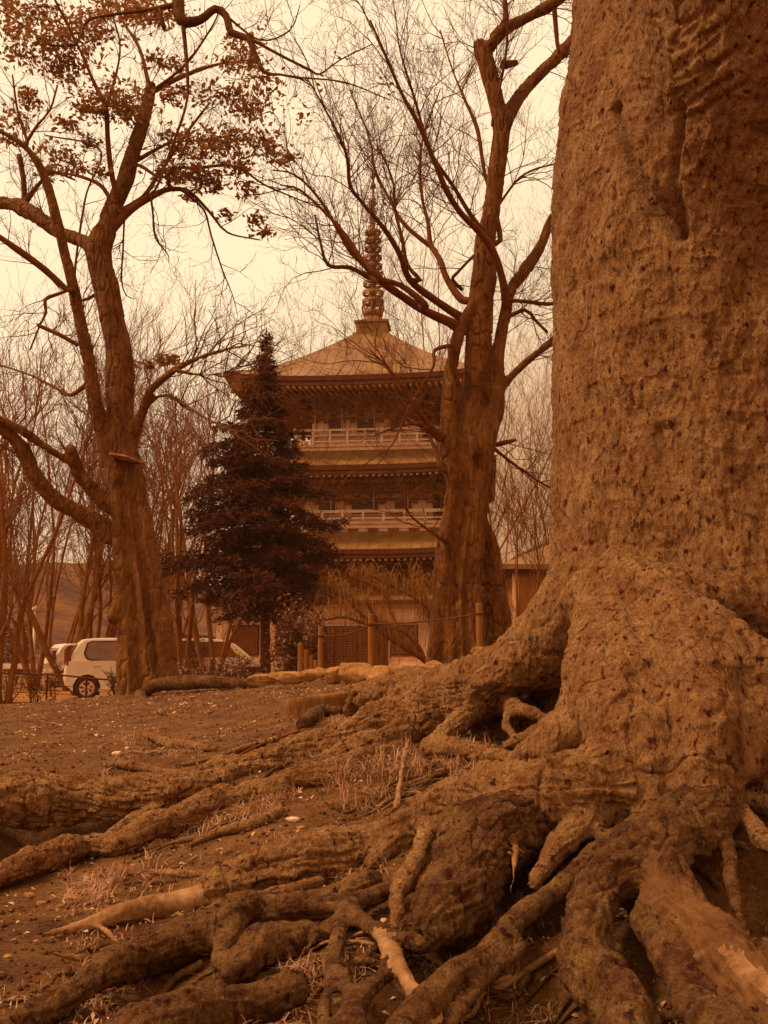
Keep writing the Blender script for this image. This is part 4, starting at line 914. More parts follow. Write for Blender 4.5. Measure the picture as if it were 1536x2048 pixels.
# ground floor hall
gx0 = -.45; hb = 5.55
w = MB(); w.box((gx0, 0, 1.6), (2 * hb, 2 * hb, 3.2)); w.build('wall', 'plaster', PG)
w = MB(); w.box((0, 0, 4.3), (7.4, 7.4, 2.6)); w.build('wall', 'panel', PG); brackets(E1 - 1.2, E1 - .05, 3.6)
vs, fs = roof_mesh(3.28, 6.25, 4.0, 3.7, .12, power=1.0); vs = [(a + gx0, b, c) for a, b, c in vs]; mk('pent_roof', vs, fs, 'copper_dark', PG, True, False)
m = MB(); eave_ring(m, 3.27, 6.25, .12, .16, .6); m.v = [(a + gx0, b, c) for a, b, c in m.v]; m.build('eave_edge', 'dark_wood', PG)
m = MB()
for x in (-5.5, -3.15, -1.75, 1.75, 3.15, 5.5): m.box((gx0 + x, -(hb + .05), 1.6), (.26, .14, 3.2))
for z, d_ in ((.12, .24), (.85, .14), (2.42, .16), (3.05, .22)): m.box((gx0 - 3.6, -(hb + .03), z), (3.7, .08, d_)); m.box((gx0 + 3.6, -(hb + .03), z + .001), (3.7, .08, d_))
m.box((gx0, -(hb + .03), 2.42), (3.4, .08, .16)); m.box((gx0, -(hb + .03), 3.05), (3.4, .08, .22)); m.build('timber_frame', 'plaster_hi', PG)
def lattice_window(x, z0, z1, w_, name='window', bars=16, hbars=0):
    f = MB(); f.box((0, 0, 0), (w_ + .14, .1, z1 - z0 + .14)); o = f.build(name, 'dark_wood', PG); o.location = (gx0 + x, -(hb + .09), (z0 + z1) / 2)
    g = MB(); g.box((0, -.055, 0), (w_, .02, z1 - z0)); g.build('pane', 'paper' if hbars else 'window_dark', o)
    g = MB()
    for i in range(bars): g.box((-w_ / 2 + w_ * (i + .5) / bars, -.085, 0), (w_ / bars * .38, .03, z1 - z0))
    for i in range(hbars): g.box((0, -.087, -(z1 - z0) / 2 + (z1 - z0) * (i + .5) / hbars), (w_, .03, (z1 - z0) / hbars * .36))
    g.build('lattice', 'dark_wood' if hbars else 'panel', o)
for x in (-4.35, -2.45, 2.45, 4.35): lattice_window(x, 1.05, 2.2, 1.05)
for x in (-.98, -.02, .94): lattice_window(x, .55, 2.15, .86, 'door', 9, 15)
m = MB(); m.box((gx0 - .02, -(hb + .08), .25), (3.0, .1, .44)); m.build('door_sill', 'dark_wood', PG)
m = MB(); m.box((gx0 + 1.6, -(hb + .16), 1.25), (.34, .1, 2.3)); m.build('door_panel', 'dark_wood', PG)
m = MB(); m.box((gx0, 0, .05), (13.2, 13.2, .3)); m.box((gx0 + .2, -6.9, .05), (4, 1.2, .18)); m.build('platform', 'plaster_hi', PG)
# finial
zb = T3; m = MB(); m.box((0, 0, zb + .28), (1.50, 1.50, .62)); m.box((0, 0, zb + .63), (1.68, 1.68, .10)); m.box((0, 0, zb - .04), (1.8, 1.8, .12)); m.build('finial_base', 'copper_dark', PG)
z0 = zb + .68; fin = MB(); fin.lathe([(.62, 0), (.60, .14), (.50, .30), (.34, .42), (.12, .48)], (0, 0, z0), 24); fin.build('finial_dome', 'copper_dark', PG, True)
zs = lambda py: zc(py, 48)
m = MB(); m.tube([(0, 0, z0), (0, 0, zs(600)), (0, 0, zs(450)), (0, 0, zs(352))], [.13, .12, .10, .05], 10); m.build('finial_mast', 'bronze', PG, True)
m = MB(); ztop = zs(352)
for (dz, r_) in ((-.55, .15), (-.05, .11)): m.lathe([(.01, -r_ * 1.2), (r_ * .8, -r_ * .7), (r_, 0), (r_ * .75, r_ * .7), (.02, r_ * 1.5)], (0, 0, ztop + dz), 14)
m.build('finial_jewel', 'bronze', PG, True)
m = MB(); zl = zs(638); m.lathe([(.14, -.05), (.36, 0), (.50, .16), (.53, .36), (.49, .36), (.45, .18), (.3, .06)], (0, 0, zl), 20)
for i in range(8):
    a = i * math.pi / 4; pts = [(math.cos(a) * (.42 + .12 * math.sin(t)), math.sin(a) * (.42 + .12 * math.sin(t)), zl + .30 + .26 * (1 - math.cos(t))) for t in np.linspace(0, 2.6, 6)]; m.tube(pts, .045, 5)
m.build('finial_lotus', 'bronze', PG, True)
for i, py in enumerate((604, 587, 569, 551, 533, 516, 499, 482, 466)):
    z = zs(py); r_ = .54 - i * .019; m = MB(); m.lathe([(r_, -.075), (r_ + .02, .075), (r_ - .035, .075), (r_ - .05, -.075), (r_, -.075)], (0, 0, z), 28); m.lathe([(.15, -.10), (.15, .10)], (0, 0, z), 10)
    for j in range(8): a = j * math.pi / 4 + .2; m.tube([(.12 * math.cos(a), .12 * math.sin(a), z), ((r_ - .02) * math.cos(a), (r_ - .02) * math.sin(a), z)], .028, 4)
    m.build('finial_ring', 'bronze', PG, True)
m = MB(); rg = random.Random(4)
for s in range(4):
    a = s * math.pi / 2 + .5; zA, zB = zs(447), zs(398)
    for i in range(34):
        v = rg.random(); wmax = .60 * (1 - v) ** .6 + .08; rr = .08 + rg.random() * (wmax - .1); z = zA + v * (zB - zA); q0 = rg.uniform(.05, .10)
        pts = [((rr + q0 * math.cos(t)) * math.cos(a), (rr + q0 * math.cos(t)) * math.sin(a), z + q0 * math.sin(t)) for t in np.linspace(0, 5.6, 9)]; m.tube(pts, .014, 3, False)
    m.tube([(.06 * math.cos(a), .06 * math.sin(a), zA - .02), (.62 * math.cos(a), .62 * math.sin(a), zA + .05)], .018, 4)
m.build('finial_flame', 'bronze', PG, True)

# ------------------------------------------------------------------ halls at the right
def hall(name, label, x0, x1, y0, y1, ze, zr_, ov=.7, wallmat='plaster'):
    cx_, cy_ = (x0 + x1) / 2, (y0 + y1) / 2; e = empty(name, (cx_, cy_, 0), label, 'building')
    m = MB(); m.box((0, 0, ze / 2), (x1 - x0, y1 - y0, ze)); m.build('wall', wallmat, e)
    m = MB(); hx, hy = (x1 - x0) / 2 + ov, (y1 - y0) / 2 + ov; rx = hx - hy
    vs = [(-hx, -hy, ze), (hx, -hy, ze), (hx, hy, ze), (-hx, hy, ze), (-rx, 0, zr_), (rx, 0, zr_)]
    m.add(vs + [(a, b, c - .18) for a, b, c in vs[:4]], [(0, 1, 5, 4), (1, 2, 5), (2, 3, 4, 5), (3, 0, 4), (0, 6, 7, 1), (1, 7, 8, 2), (2, 8, 9, 3), (3, 9, 6, 0), (6, 9, 8, 7)]); m.build('roof', 'copper', e)
    m = MB(); m.box((0, 0, ze - .25), (2 * hx - .5, 2 * hy - .5, .14)); m.build('eave_board', 'dark_wood', e)
    m = MB()
    for i in range(6):
        x = -(x1 - x0) / 2 + (x1 - x0) * i / 5; m.box((x, -(y1 - y0) / 2 - .03, ze / 2), (.22, .1, ze))
    m.box((0, -(y1 - y0) / 2 - .02, 1.1), (x1 - x0, .06, .14)); m.build('timber_frame', 'plaster_hi', e)
    return e
hall('side_hall', 'low plastered hall with pale hipped roof between the bare tree and the old trunk', 4.9, 12.5, 37.2, 43, 4.35, 5.9, .55, 'panel')
hall('rear_hall', 'taller hall whose dark roof corner shows just left of the old trunk', 7.2, 18, 47, 56, 5.6, 8.2, 1.0, 'panel')

# ------------------------------------------------------------------ hills
hxs = np.linspace(-400, 400, 120); hys = np.linspace(130, 420, 24); X, Y = np.meshgrid(hxs, hys)
ridge = 9 + 22 * np.exp(-((X + 88) / 32) ** 2) + 7 * np.exp(-((X - 60) / 60) ** 2) + 16 * np.exp(-((X + 220) / 70) ** 2)
Z = ridge * np.sin(np.clip((Y - 120) / 230, 0, 1) * math.pi / 2) ** 1.2; Z += fbm(np.stack([X.ravel() * .08, Y.ravel() * .08, 0 * X.ravel()], 1), 4, 3).reshape(X.shape) * 1.6 * np.clip(Z / 8, 0, 1) - .4
i = np.arange(23)[:, None] * 120; j = np.arange(119)[None]; f = np.stack([i + j, i + j + 1, i + 121 + j, i + 120 + j], -1).reshape(-1, 4)
hl = mk('hill', np.stack([X * .5, Y * .5, Z * .5 + .2], -1).reshape(-1, 3), f, 'hill', None, True); tag(hl, kind='structure')

# ------------------------------------------------------------------ bare trees behind
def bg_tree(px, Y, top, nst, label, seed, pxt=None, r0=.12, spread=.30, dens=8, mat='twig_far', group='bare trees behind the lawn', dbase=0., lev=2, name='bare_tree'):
    rg = np.random.default_rng(seed); b = P(px, 1300, Y); b[2] = h(b[0], Y) - .1; zt = P(px, top, Y)[2]; Hh = zt - b[2]
    e = empty(name, tuple(b), label, 'tree', group); tb = TB(); tw = TB()
    lean = 0 if pxt is None else (pxt - px) * Y / F / Hh
    for i in range(nst):
        a = rg.uniform(0, 6.28); sp_ = spread * (0.2 + i / max(1, nst)) if nst > 1 else .08
        d = unit(np.array([math.cos(a) * sp_ + lean, math.sin(a) * sp_ * .7, 1.])); L = Hh * rg.uniform(.72, .98); n = 7; p = [b + np.array([math.cos(a), math.sin(a), 0]) * r0 * .5 * (nst > 1)]
        for q_ in range(n): d = unit(d + rg.normal(0, .09, 3) + UP * .05); p.append(p[-1] + d * L / n)
        r1 = r0 * rg.uniform(.6, 1.0) * (1 if nst == 1 else .75); qq = np.column_stack([np.array(p), np.linspace(r1, r1 * .18, n + 1)]); c = tube_rough(tb, qq, 8, .25, .10, seed + i)
        spawn(tw, rg, c, dens, Hh * .30, lev, t0=.22, n_sub=5, r=r1 * .28, up=.75, plane=.9, minr=.0045, spread=(.25, .7), sides=3)
    tb.build('trunk', mat, e); tw.build('branches', mat, e)
bgs = [(8, 20, 720, 3, 'dark multi stemmed bare tree at the left edge of the lawn', -20, .16, .22), (72, 30, 690, 4, 'slender bare tree rising straight beside the white lamp pole', 60, .13, .25),
 (112, 34, 740, 5, 'fanned bare tree behind the guard rail', 120, .12, .5), (148, 30, 760, 4, 'forked bare tree with stems crossing behind the hatchback roof', 100, .15, .42),
 (182, 31, 750, 5, 'bare tree standing right behind the rear of the hatchback', 200, .13, .40), (235, 36, 730, 5, 'tall bare tree hidden behind the fluted trunk', 240, .13, .35),
 (300, 33, 740, 5, 'fine twigged bare tree showing just right of the fluted trunk', 300, .12, .35), (372, 27, 730, 4, 'bare tree with low fork between the fluted trunk and the conifer', 395, .13, .34),
 (425, 29, 770, 5, 'pale bare tree whose stems end in the conifer branches', 420, .12, .35), (30, 38, 730, 6, 'farthest bare tree over the hill at the left edge', 30, .13, .4),
 (-40, 24, 700, 4, 'bare tree cut by the left frame edge', -20, .14, .35), (330, 40, 700, 5, 'far bare tree above the second white car', 340, .13, .35)]
for i, (px, Y, top, n, lb_, pt, r0, spd) in enumerate(bgs): bg_tree(px, Y, top, n, lb_, 200 + i, pt, r0, spd)
for i, (px, Y, top, n, lb_, pt, r0, spd) in enumerate([(1028, 21, 930, 2, 'small forked bare tree before the side hall, between the two trunks', 1085, .07, .3), (1070, 46, 780, 3, 'fine bare tree rising above the side hall roof', 1060, .08, .3), (1120, 47, 800, 3, 'bare tree mostly hidden behind the old trunk', 1095, .08, .3)]):
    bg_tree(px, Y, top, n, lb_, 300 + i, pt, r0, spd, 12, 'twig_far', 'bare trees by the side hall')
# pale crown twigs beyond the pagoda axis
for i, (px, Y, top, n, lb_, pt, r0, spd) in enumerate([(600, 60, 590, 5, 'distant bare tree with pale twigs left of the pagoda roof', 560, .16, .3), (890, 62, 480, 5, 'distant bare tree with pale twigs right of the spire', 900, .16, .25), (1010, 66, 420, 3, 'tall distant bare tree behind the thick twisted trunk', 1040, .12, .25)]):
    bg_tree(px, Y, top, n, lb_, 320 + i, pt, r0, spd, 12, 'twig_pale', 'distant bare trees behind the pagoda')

# ------------------------------------------------------------------ conifer
rng = np.random.default_rng(77); YC = 25.0
cb = P(531, 1338, YC); cb[2] = h(cb[0], YC); cf = empty('conifer', tuple(cb), 'dark drooping conifer with thin pointed top in front of the pagoda', 'tree')
tb = TB(); c = tube_rough(tb, limb_world([(531, 1345, 11, YC), (530, 1200, 9), (531, 1000, 7), (532, 800, 4), (533, 655, 1)]), 10, .2, .08, 3); tb.build('trunk', 'dark_wood', cf)
prof = [(660, 3, 3), (700, 11, 8), (745, 17, 15), (775, 34, 22), (800, 52, 34), (850, 62, 48), (880, 105, 75), (910, 118, 70), (940, 100, 95), (985, 148, 105), (1010, 130, 118), (1050, 140, 142), (1100, 150, 128), (1140, 175, 118), (1180, 190, 130), (1215, 200, 158), (1250, 160, 100)]
pyv = np.array([a for a, _, _ in prof]); lw = np.array([b for _, b, _ in prof]); rw = np.array([b for _, _, b in prof])
bt = TB(); nv = []; nfc = []; nn = 0
NB = 360
for i in range(NB):
    py = 668 + (1245 - 668) * ((i + rng.random()) / NB) ** .85; az = rng.uniform(0, 2 * math.pi); cxn = math.cos(az)
    wpx = np.interp(py, pyv, lw) * (cxn < 0) + np.interp(py, pyv, rw) * (cxn >= 0); L = 1.02 * wpx * YC / F * rng.uniform(.42, 1.22); o = P(532, py, YC); o = np.array([o[0], YC, o[2] + L * .22])
    if vn(np.array([[math.cos(az) * 1.5 + 9, math.sin(az) * 1.5, py * .022]]), 4)[0] > .32: L *= .5
    d = np.array([math.cos(az), math.sin(az), .05]); n = max(3, int(L / .16)); p = [o]
    for k in range(n): d = unit(d + np.array([0, 0, -.30 / n * (1 if k < n * .7 else -1.0)]) + rng.normal(0, .05, 3)); p.append(p[-1] + d * L / n)
    p = np.array(p); bt.tube(p, np.linspace(.012 + L * .008, .003, n + 1), 3)
    m_ = int(8 + L * 85); t = rng.uniform(.12, 1, m_) ** .8; k = np.minimum((t * n).astype(int), n - 1); base = p[k] + (p[k + 1] - p[k]) * (t * n - k)[:, None]
    side = np.cross(d, UP); side /= np.linalg.norm(side); sp_ = (1 - t * .75) * L * .34 + .05
    off = rng.uniform(-1, 1, m_) * sp_; base = base + side * off[:, None] + d * (np.abs(off) * .5)[:, None] + rng.normal(0, .05, (m_, 3)); base[:, 2] -= np.abs(off) * .45
    dirn = d[None] * .9 + side[None] * np.sign(off)[:, None] * .8 + rng.normal(0, .35, (m_, 3)); dirn[:, 2] -= .15; dirn /= np.linalg.norm(dirn, axis=1)[:, None]
    for rep in range(3):
        dd = dirn + rng.normal(0, .35, (m_, 3)); dd /= np.linalg.norm(dd, axis=1)[:, None]; s = np.cross(dd, rng.normal(0, 1, (m_, 3))); s /= np.linalg.norm(s, axis=1)[:, None]
        ln_ = rng.uniform(.07, .17, m_)[:, None]; wd = ln_ * .13
        v = np.stack([base - s * wd, base + s * wd, base + dd * ln_ + s * wd * .15, base + dd * ln_ - s * wd * .15], 1).reshape(-1, 3)
        nv.append(v); nfc.append(np.arange(m_ * 4).reshape(-1, 4) + nn); nn += m_ * 4
mk('crown', np.concatenate(nv), np.concatenate(nfc), 'needle', cf); bt.build('branches', 'dark_wood', cf)

# ------------------------------------------------------------------ weeping tree before the pagoda door
rng = np.random.default_rng(9); YW = 21.0; wb = P(862, 1330, YW); wb[2] = h(wb[0], YW)
we = empty('weeping_tree', tuple(wb), 'low weeping tree with crooked stem and pale hanging twigs before the pagoda door', 'tree')
tb = TB(); tw = TB(); ends = []
for pts, dy in [([(866, 1345, 7, YW), (850, 1320, 7), (820, 1300, 7), (780, 1275, 6), (760, 1262, 5), (750, 1235, 4), (730, 1200, 3)], -.5), ([(862, 1340, 6, YW), (868, 1290, 5), (860, 1240, 4), (850, 1190, 4), (820, 1150, 3)], .4), ([(850, 1322, 5, YW), (835, 1290, 4), (800, 1260, 4), (745, 1252, 3), (690, 1235, 3), (650, 1240, 2)], -.3),
               ([(865, 1335, 5, YW), (875, 1300, 5), (880, 1270, 4), (860, 1220, 3), (800, 1180, 2.5), (740, 1150, 2)], 0), ([(800, 1265, 4, YW), (780, 1220, 3), (760, 1180, 3), (700, 1150, 2)], .3), ([(745, 1250, 4, YW - .3), (710, 1215, 3), (680, 1190, 2), (660, 1170, 2)], .2)]:
    c = tube_rough(tb, limb_world(pts, dy), 8, .08, .1, 4); ends.append(c)
for i in range(620):
    c = ends[rng.integers(len(ends))]; k = rng.integers(len(c) // 3, len(c)); o = c[min(k, len(c) - 1), :3]; a = rng.uniform(0, 6.28); L = rng.uniform(.3, .95)
    hrz = np.array([math.cos(a), math.sin(a) * .7, 0]) * L * rng.uniform(.2, .9); top = rng.uniform(.15, .65)
    t = np.linspace(0, 1, 7)[:, None]; p = o + hrz * t + UP * (top * (4 * t * (1 - t)) * .8 - t * t * rng.uniform(.1, .8)); p += rng.normal(0, .015, p.shape); tw.tube(p, np.linspace(.006, .0025, 7), 3)
tb.build('trunk', 'twig', we); tw.build('hanging_twigs', 'twig_pale', we)

# ------------------------------------------------------------------ shrubs
def shrub(px, Y, py_top, wpx, label, seed, leaf=.08, n=900, mat='leaf_shrub', nst=9, group='shrubs behind the lawn', flat=1.0):
    rg = np.random.default_rng(seed); b = P(px, 1300, Y); b[2] = h(b[0], Y); top = P(px, py_top, Y)[2]; Hh = max(.25, top - b[2]); w = wpx * Y / F
    e = empty('shrub', tuple(b), label, 'shrub', group); tw = TB(); C = []
    for i in range(nst):
        a = rg.uniform(0, 6.28); p = [b.copy()]; tgt = b + np.array([math.cos(a) * w * rg.uniform(.2, 1), math.sin(a) * w * .6 * rg.uniform(.2, 1), Hh * rg.uniform(.55, 1)])
        for t in np.linspace(.2, 1, 5): p.append(b + (tgt - b) * [t ** .8, t ** .8, t] + rg.normal(0, .03, 3))
        p = np.array(p); tw.tube(p, np.linspace(.015, .005, 6), 4)
        for k in range(2, 6):
            for _ in range(3):
                dd = rg.normal(0, 1, 3); dd[2] = abs(dd[2]); twigs(tw, rg, p[k], dd, Hh * .22, .004, 1, 2, .2, minr=.003)
            C.append(p[k] + rg.normal(0, 1, (n // (nst * 4) + 1, 3)) * [w * .20, w * .20, Hh * .10])
    v, f = leaf_quads(rg, np.concatenate(C), leaf, -.1); mk('leaves', v, f, mat, e, False); tw.build('stems', 'twig', e)
shrub(365, 23, 1312, 34, 'leafy evergreen shrub in front of the second white car', 1, .10, 500)
shrub(410, 22, 1316, 40, 'low leafy shrub touching the bonnet of the second white car', 2, .10, 700)
shrub(470, 22, 1322, 40, 'low leafy shrub left of the conifer stem', 3, .10, 700)
shrub(575, 20, 1215, 42, 'tall glossy shrub between the conifer stem and the short posts', 4, .11, 1500, nst=14)
shrub(625, 21.5, 1225, 40, 'glossy shrub behind the left rope post', 5, .11, 1300, nst=12)
shrub(500, 24, 1318, 24, 'small shrub at the foot of the conifer', 6, .09, 400)
shrub(20, 21.4, 1335, 40, 'thin brown shrub behind the wire fence at the left edge', 7, .05, 350, 'leaf_dry')
shrub(75, 21.4, 1338, 30, 'thin brown shrub below the guard rail', 8, .05, 300, 'leaf_dry')
shrub(112, 21.2, 1322, 14, 'small leafy sapling just left of the hatchback wheel', 9, .06, 120, 'leaf_shrub', 4)
shrub(232, 15.5, 1325, 12, 'small sapling leaning on the fluted trunk before the car door', 10, .05, 90, 'leaf_shrub', 4)
shrub(20, 33, 1240, 60, 'dark bushy shrub beyond the guard rail at far left', 11, .12, 1500)
shrub(330, 30, 1240, 34, 'dark shrub between the fluted trunk and the conifer, behind the car', 12, .10, 900)
shrub(390, 31, 1270, 34, 'dark shrub just behind the second car roof', 13, .10, 900)

# ------------------------------------------------------------------ cars
def arc_pts(cx_, r_, z, a0, a1, n=9): return [(cx_ + r_ * math.cos(a), z + r_ * math.sin(a)) for a in np.linspace(a0, a1, n)]
def make_car(name, label, loc, rz, L=3.4, W=1.48, Hc=1.5, suv=False, group=None):
    e = empty(name, loc, label, 'car', group, rz); rw_ = .285 if not suv else .33; xr, xf = .50, L - .62; zb = .20; zbelt = .93 * Hc / 1.5
    prof = [(.04, .32), (.0, .50), (.015, .72), (.06, zbelt)]
    prof += [(.9, zbelt + .015), (L * .72, zbelt + .005), (L * .80, zbelt - .02), (L - .28, zbelt - .14), (L - .06, zbelt - .32), (L, .45), (L - .05, .26)]
    prof += [(xf + rw_ + .05, zb)] + arc_pts(xf, rw_ + .045, rw_, -.25, math.pi + .25) + [(xf - rw_ - .05, zb), (xr + rw_ + .05, zb)] + arc_pts(xr, rw_ + .045, rw_, -.25, math.pi + .25) + [(xr - rw_ - .04, .24)]
    secs = [(-W / 2 + .07, .985, .03), (-W / 2, 1, 0), (W / 2, 1, 0), (W / 2 - .07, .985, .03)]
    m = MB(); m.prism(prof, -W / 2, W / 2); o = m.build('body', 'car_paint', e, True)
    bv = o.modifiers.new('bevel', 'BEVEL'); bv.width = .035; bv.segments = 3; bv.limit_method = 'ANGLE'; bv.angle_limit = R(50); wn = o.modifiers.new('wn', 'WEIGHTED_NORMAL')
    # cabin with tumblehome, grid over profile
    cp_ = [(.06, zbelt - .03), (.11, zbelt + .12), (.28, Hc - .14), (.42, Hc - .03), (.70, Hc), (L * .45, Hc + .01), (L * .58, Hc - .04), (L * .66, Hc - .16), (L * .80, zbelt - .03)]
    vs = []; nC = len(cp_)
    for s in (-1, 1):
        for x, z in cp_: k = (z - zbelt) / (Hc - zbelt); vs.append((x, s * (W / 2 - .03 - .13 * max(0, k) ** 1.3), z))
    fs = [tuple(range(nC)), tuple(range(2 * nC - 1, nC - 1, -1))] + [(i + 1, i, nC + i, nC + i + 1) for i in range(nC - 1)] + [(0, nC - 1, 2 * nC - 1, nC)]
    o = mk('cabin', vs, fs, 'car_paint', e, True, False); bv = o.modifiers.new('bevel', 'BEVEL'); bv.width = .05; bv.segments = 4; bv.limit_method = 'ANGLE'; bv.angle_limit = R(35); o.modifiers.new('wn', 'WEIGHTED_NORMAL')
    def side_y(z): k = max(0, (z - zbelt) / (Hc - zbelt)); return W / 2 - .03 - .13 * k ** 1.3
    def glass(name, poly, s, mat='car_glass', off=.012, par=e):
        v = [(x, s * (side_y(z) + off), z) for x, z in poly] + [(x, s * (side_y(z) + off - .01), z) for x, z in poly]; n = len(poly)
        return mk(name, v, [tuple(range(n)), tuple(range(2 * n - 1, n - 1, -1))] + [(i, (i + 1) % n, n + (i + 1) % n, n + i) for i in range(n)], mat, par, False, False)
    zt_ = Hc - .09; zl_ = zbelt + .03
    for s in (-1, 1):
        r_ = [(.44, zl_ + .16), (.50, zl_ + .05), (.62, zl_), (1.38, zl_ - .01), (1.38, zt_), (.58, zt_ - .015), (.51, zt_ - .05)]
        glass('rear_window', [(a + (0.0), b) for a, b in r_], s); glass('front_window', [(1.46, zl_ - .01), (L * .69, zl_), (L * .60, zt_ - .04), (L * .56, zt_), (1.46, zt_)], s)
        glass('window_trim', [(.40, zl_ + .16), (.47, zl_ + .02), (.61, zl_ - .03), (1.41, zl_ - .04), (1.41, zt_ + .03), (.57, zt_ + .015), (.47, zt_ - .04)], s, 'tyre', .006)
        for x in (1.42, L * .67):
            m = MB(); m.box((x, s * (W / 2 + .001), .60), (.012, .008, .62)); m.build('door_seam', 'window_dark', e)
        for x in (.72, 1.62):
            m = MB(); m.box((x, s * (W / 2 + .02), zbelt - .10), (.16, .035, .035)); m.build('door_handle', 'car_paint', e)
        m = MB(); m.box((1.55, s * (W / 2 + .006), .235), (1.55, .02, .06)); m.build('sill', 'hub', e)
        m = MB(); m.box((.055, s * (W / 2 - .09), zbelt + .10), (.10, .12, .40)); m.build('tail_light', 'lamp_red', e)
    m = MB(); m.add([(.055, -.52, zbelt + .10), (.055, .52, zbelt + .10), (.265, .47, Hc - .15), (.265, -.47, Hc - .15)], [(0, 1, 2, 3)]); m.build('rear_screen', 'car_glass', e)
    for x, z in ((L * .80, zbelt),):
        m = MB(); m.add([(L * .795, -.60, zbelt + .03), (L * .795, .60, zbelt + .03), (L * .672, .52, Hc - .16), (L * .672, -.52, Hc - .16)], [(0, 1, 2, 3)]); m.build('windscreen', 'car_glass', e)
    if suv:
        for s in (-1, 1): m = MB(); m.tube([(.4, s * .52, Hc + .02), (.5, s * .52, Hc + .08), (1.9, s * .52, Hc + .08), (2.0, s * .52, Hc + .02)], .018, 6); m.build('roof_rail', 'tyre', e)
    for x in (xr, xf):
        m = MB(); m.box((x, 0, rw_ + .08), (2 * rw_ + .06, W - .14, 2 * rw_ - .05)); m.build('wheel_arch', 'tyre', e)
    for x in (xr, xf):
        for s in (-1, 1):
            we_ = MB(); n = 36; pr = [(rw_ * .62, -.085), (rw_ * .93, -.09), (rw_, -.06), (rw_, .06), (rw_ * .93, .09), (rw_ * .62, .085)]
            for r_, t_ in pr:
                for i in range(n): a = 2 * math.pi * i / n; we_.v.append((r_ * math.cos(a), t_, r_ * math.sin(a)))
            for j in range(6):
                for i in range(n): k = (i + 1) % n; j2 = (j + 1) % 6; we_.f.append((j * n + i, j * n + k, j2 * n + k, j2 * n + i))
            wo = we_.build('wheel', 'tyre', e, True); wo.location = (x, s * (W / 2 - .085), rw_)
            hb_ = MB(); y_ = s * .075
            def ring(r1, r2, y1, y2):
                b = len(hb_.v)
                for r_, yy in ((r1, y1), (r2, y2)):
                    for i in range(n): a = 2 * math.pi * i / n; hb_.v.append((r_ * math.cos(a), yy, r_ * math.sin(a)))
                for i in range(n): k = (i + 1) % n; hb_.f.append((b + i, b + k, b + n + k, b + n + i))
            ring(rw_ * .66, rw_ * .56, y_ + s * .012, y_); ring(rw_ * .24, .01, y_ + s * .012, y_ + s * .02)
            ring(rw_ * .60, .01, y_ + s * .006, y_ + s * .010)
            hb_.build('hub_cap', 'hub', wo)
            dk = MB()
            for i in range(7):
                a = 2 * math.pi * i / 7 + .3; dk.add([(rw_ * r_ * math.cos(a + t_), y_ + s * .014, rw_ * r_ * math.sin(a + t_)) for r_, t_ in ((.22, -.12), (.50, -.24), (.53, 0), (.50, .24), (.22, .12))], [(0, 1, 2, 3, 4)])
            dk.build('hub_openings', 'window_dark', wo)
            dk = MB(); b = [(rw_ * .64 * math.cos(2 * math.pi * i / n), y_ - s * .01, rw_ * .64 * math.sin(2 * math.pi * i / n)) for i in range(n)]; dk.add(b, [tuple(range(n))]); dk.build('brake_disc', 'window_dark', wo)
    return e
cpt = P(131, 1300, 25.2); make_car('hatchback_car', 'small white hatchback half hidden by the fluted trunk', (float(cpt[0]), 25.2, .0), R(20), 3.3)
cpt = P(300, 1300, 31.5); make_car('wagon_car', 'white car with black roof rails partly hidden by leafy shrubs', (float(cpt[0]), 31.5, .0), R(8), 4.0, 1.6, 1.55, True)
cpt = P(93, 1300, 33.5); make_car('parked_car', 'farther white car showing over the guard rail left of the hatchback', (float(cpt[0]), 33.5, .0), R(35), 3.6, 1.5, 1.42)

# ------------------------------------------------------------------ rails, fence, poles
gr = empty('guard_rail', (-12, 30.5, 0), 'low white guard rail behind the wire fence at left', 'guard rail')
m = MB(); m.box((0, 0, .72), (7.5, .05, .16)); m.box((0, 0, .48), (7.5, .05, .06)); m.build('rail', 'white_metal', gr)
for x in (-3.2, -1.2, .8, 2.8): m = MB(); m.box((x, .06, .34), (.09, .06, .68)); m.build('post', 'white_metal', gr)
pt = P(67, 1300, 31.0); lp = empty('lamp_pole', (float(pt[0]), 31, 0), 'thin white pole standing behind the guard rail', 'pole')
m = MB(); m.lathe([(.05, 0), (.045, 2.4), (.01, 2.42)], n=10); m.build('pole', 'white_metal', lp, True); m = MB(); m.lathe([(.09, -.02), (.11, .05), (.02, .12)], (0, 0, 2.44), 12); m.build('cap', 'white_metal', lp, True)
fa, fb = P(-60, 1342, 20.5), P(262, 1360, 19.0); fz = lambda p: h(p[0], p[1])
fe = empty('wire_fence', (float(fa[0]), float(fa[1]), fz(fa)), 'thin dark rail fence running before the hatchback wheel', 'fence')
def at_(t): return fa * (1 - t) + fb * t
for dz in (0, -.20, -.36): tb = TB(); tb.tube(np.array([at_(t) + [0, 0, dz - .02 * math.sin(t * 9)] for t in np.linspace(0, 1, 9)]), np.full(9, .018 if dz == 0 else .006), 5); tb.build('rail', 'tyre', fe)
for t in (0.03, .26, .50, .74, .985):
    p_ = at_(t); tb = TB(); tb.tube(np.array([[p_[0], p_[1], fz(p_) - .05], [p_[0], p_[1], p_[2] + .04]]), np.array([.022, .022]), 6); tb.build('post', 'tyre', fe)
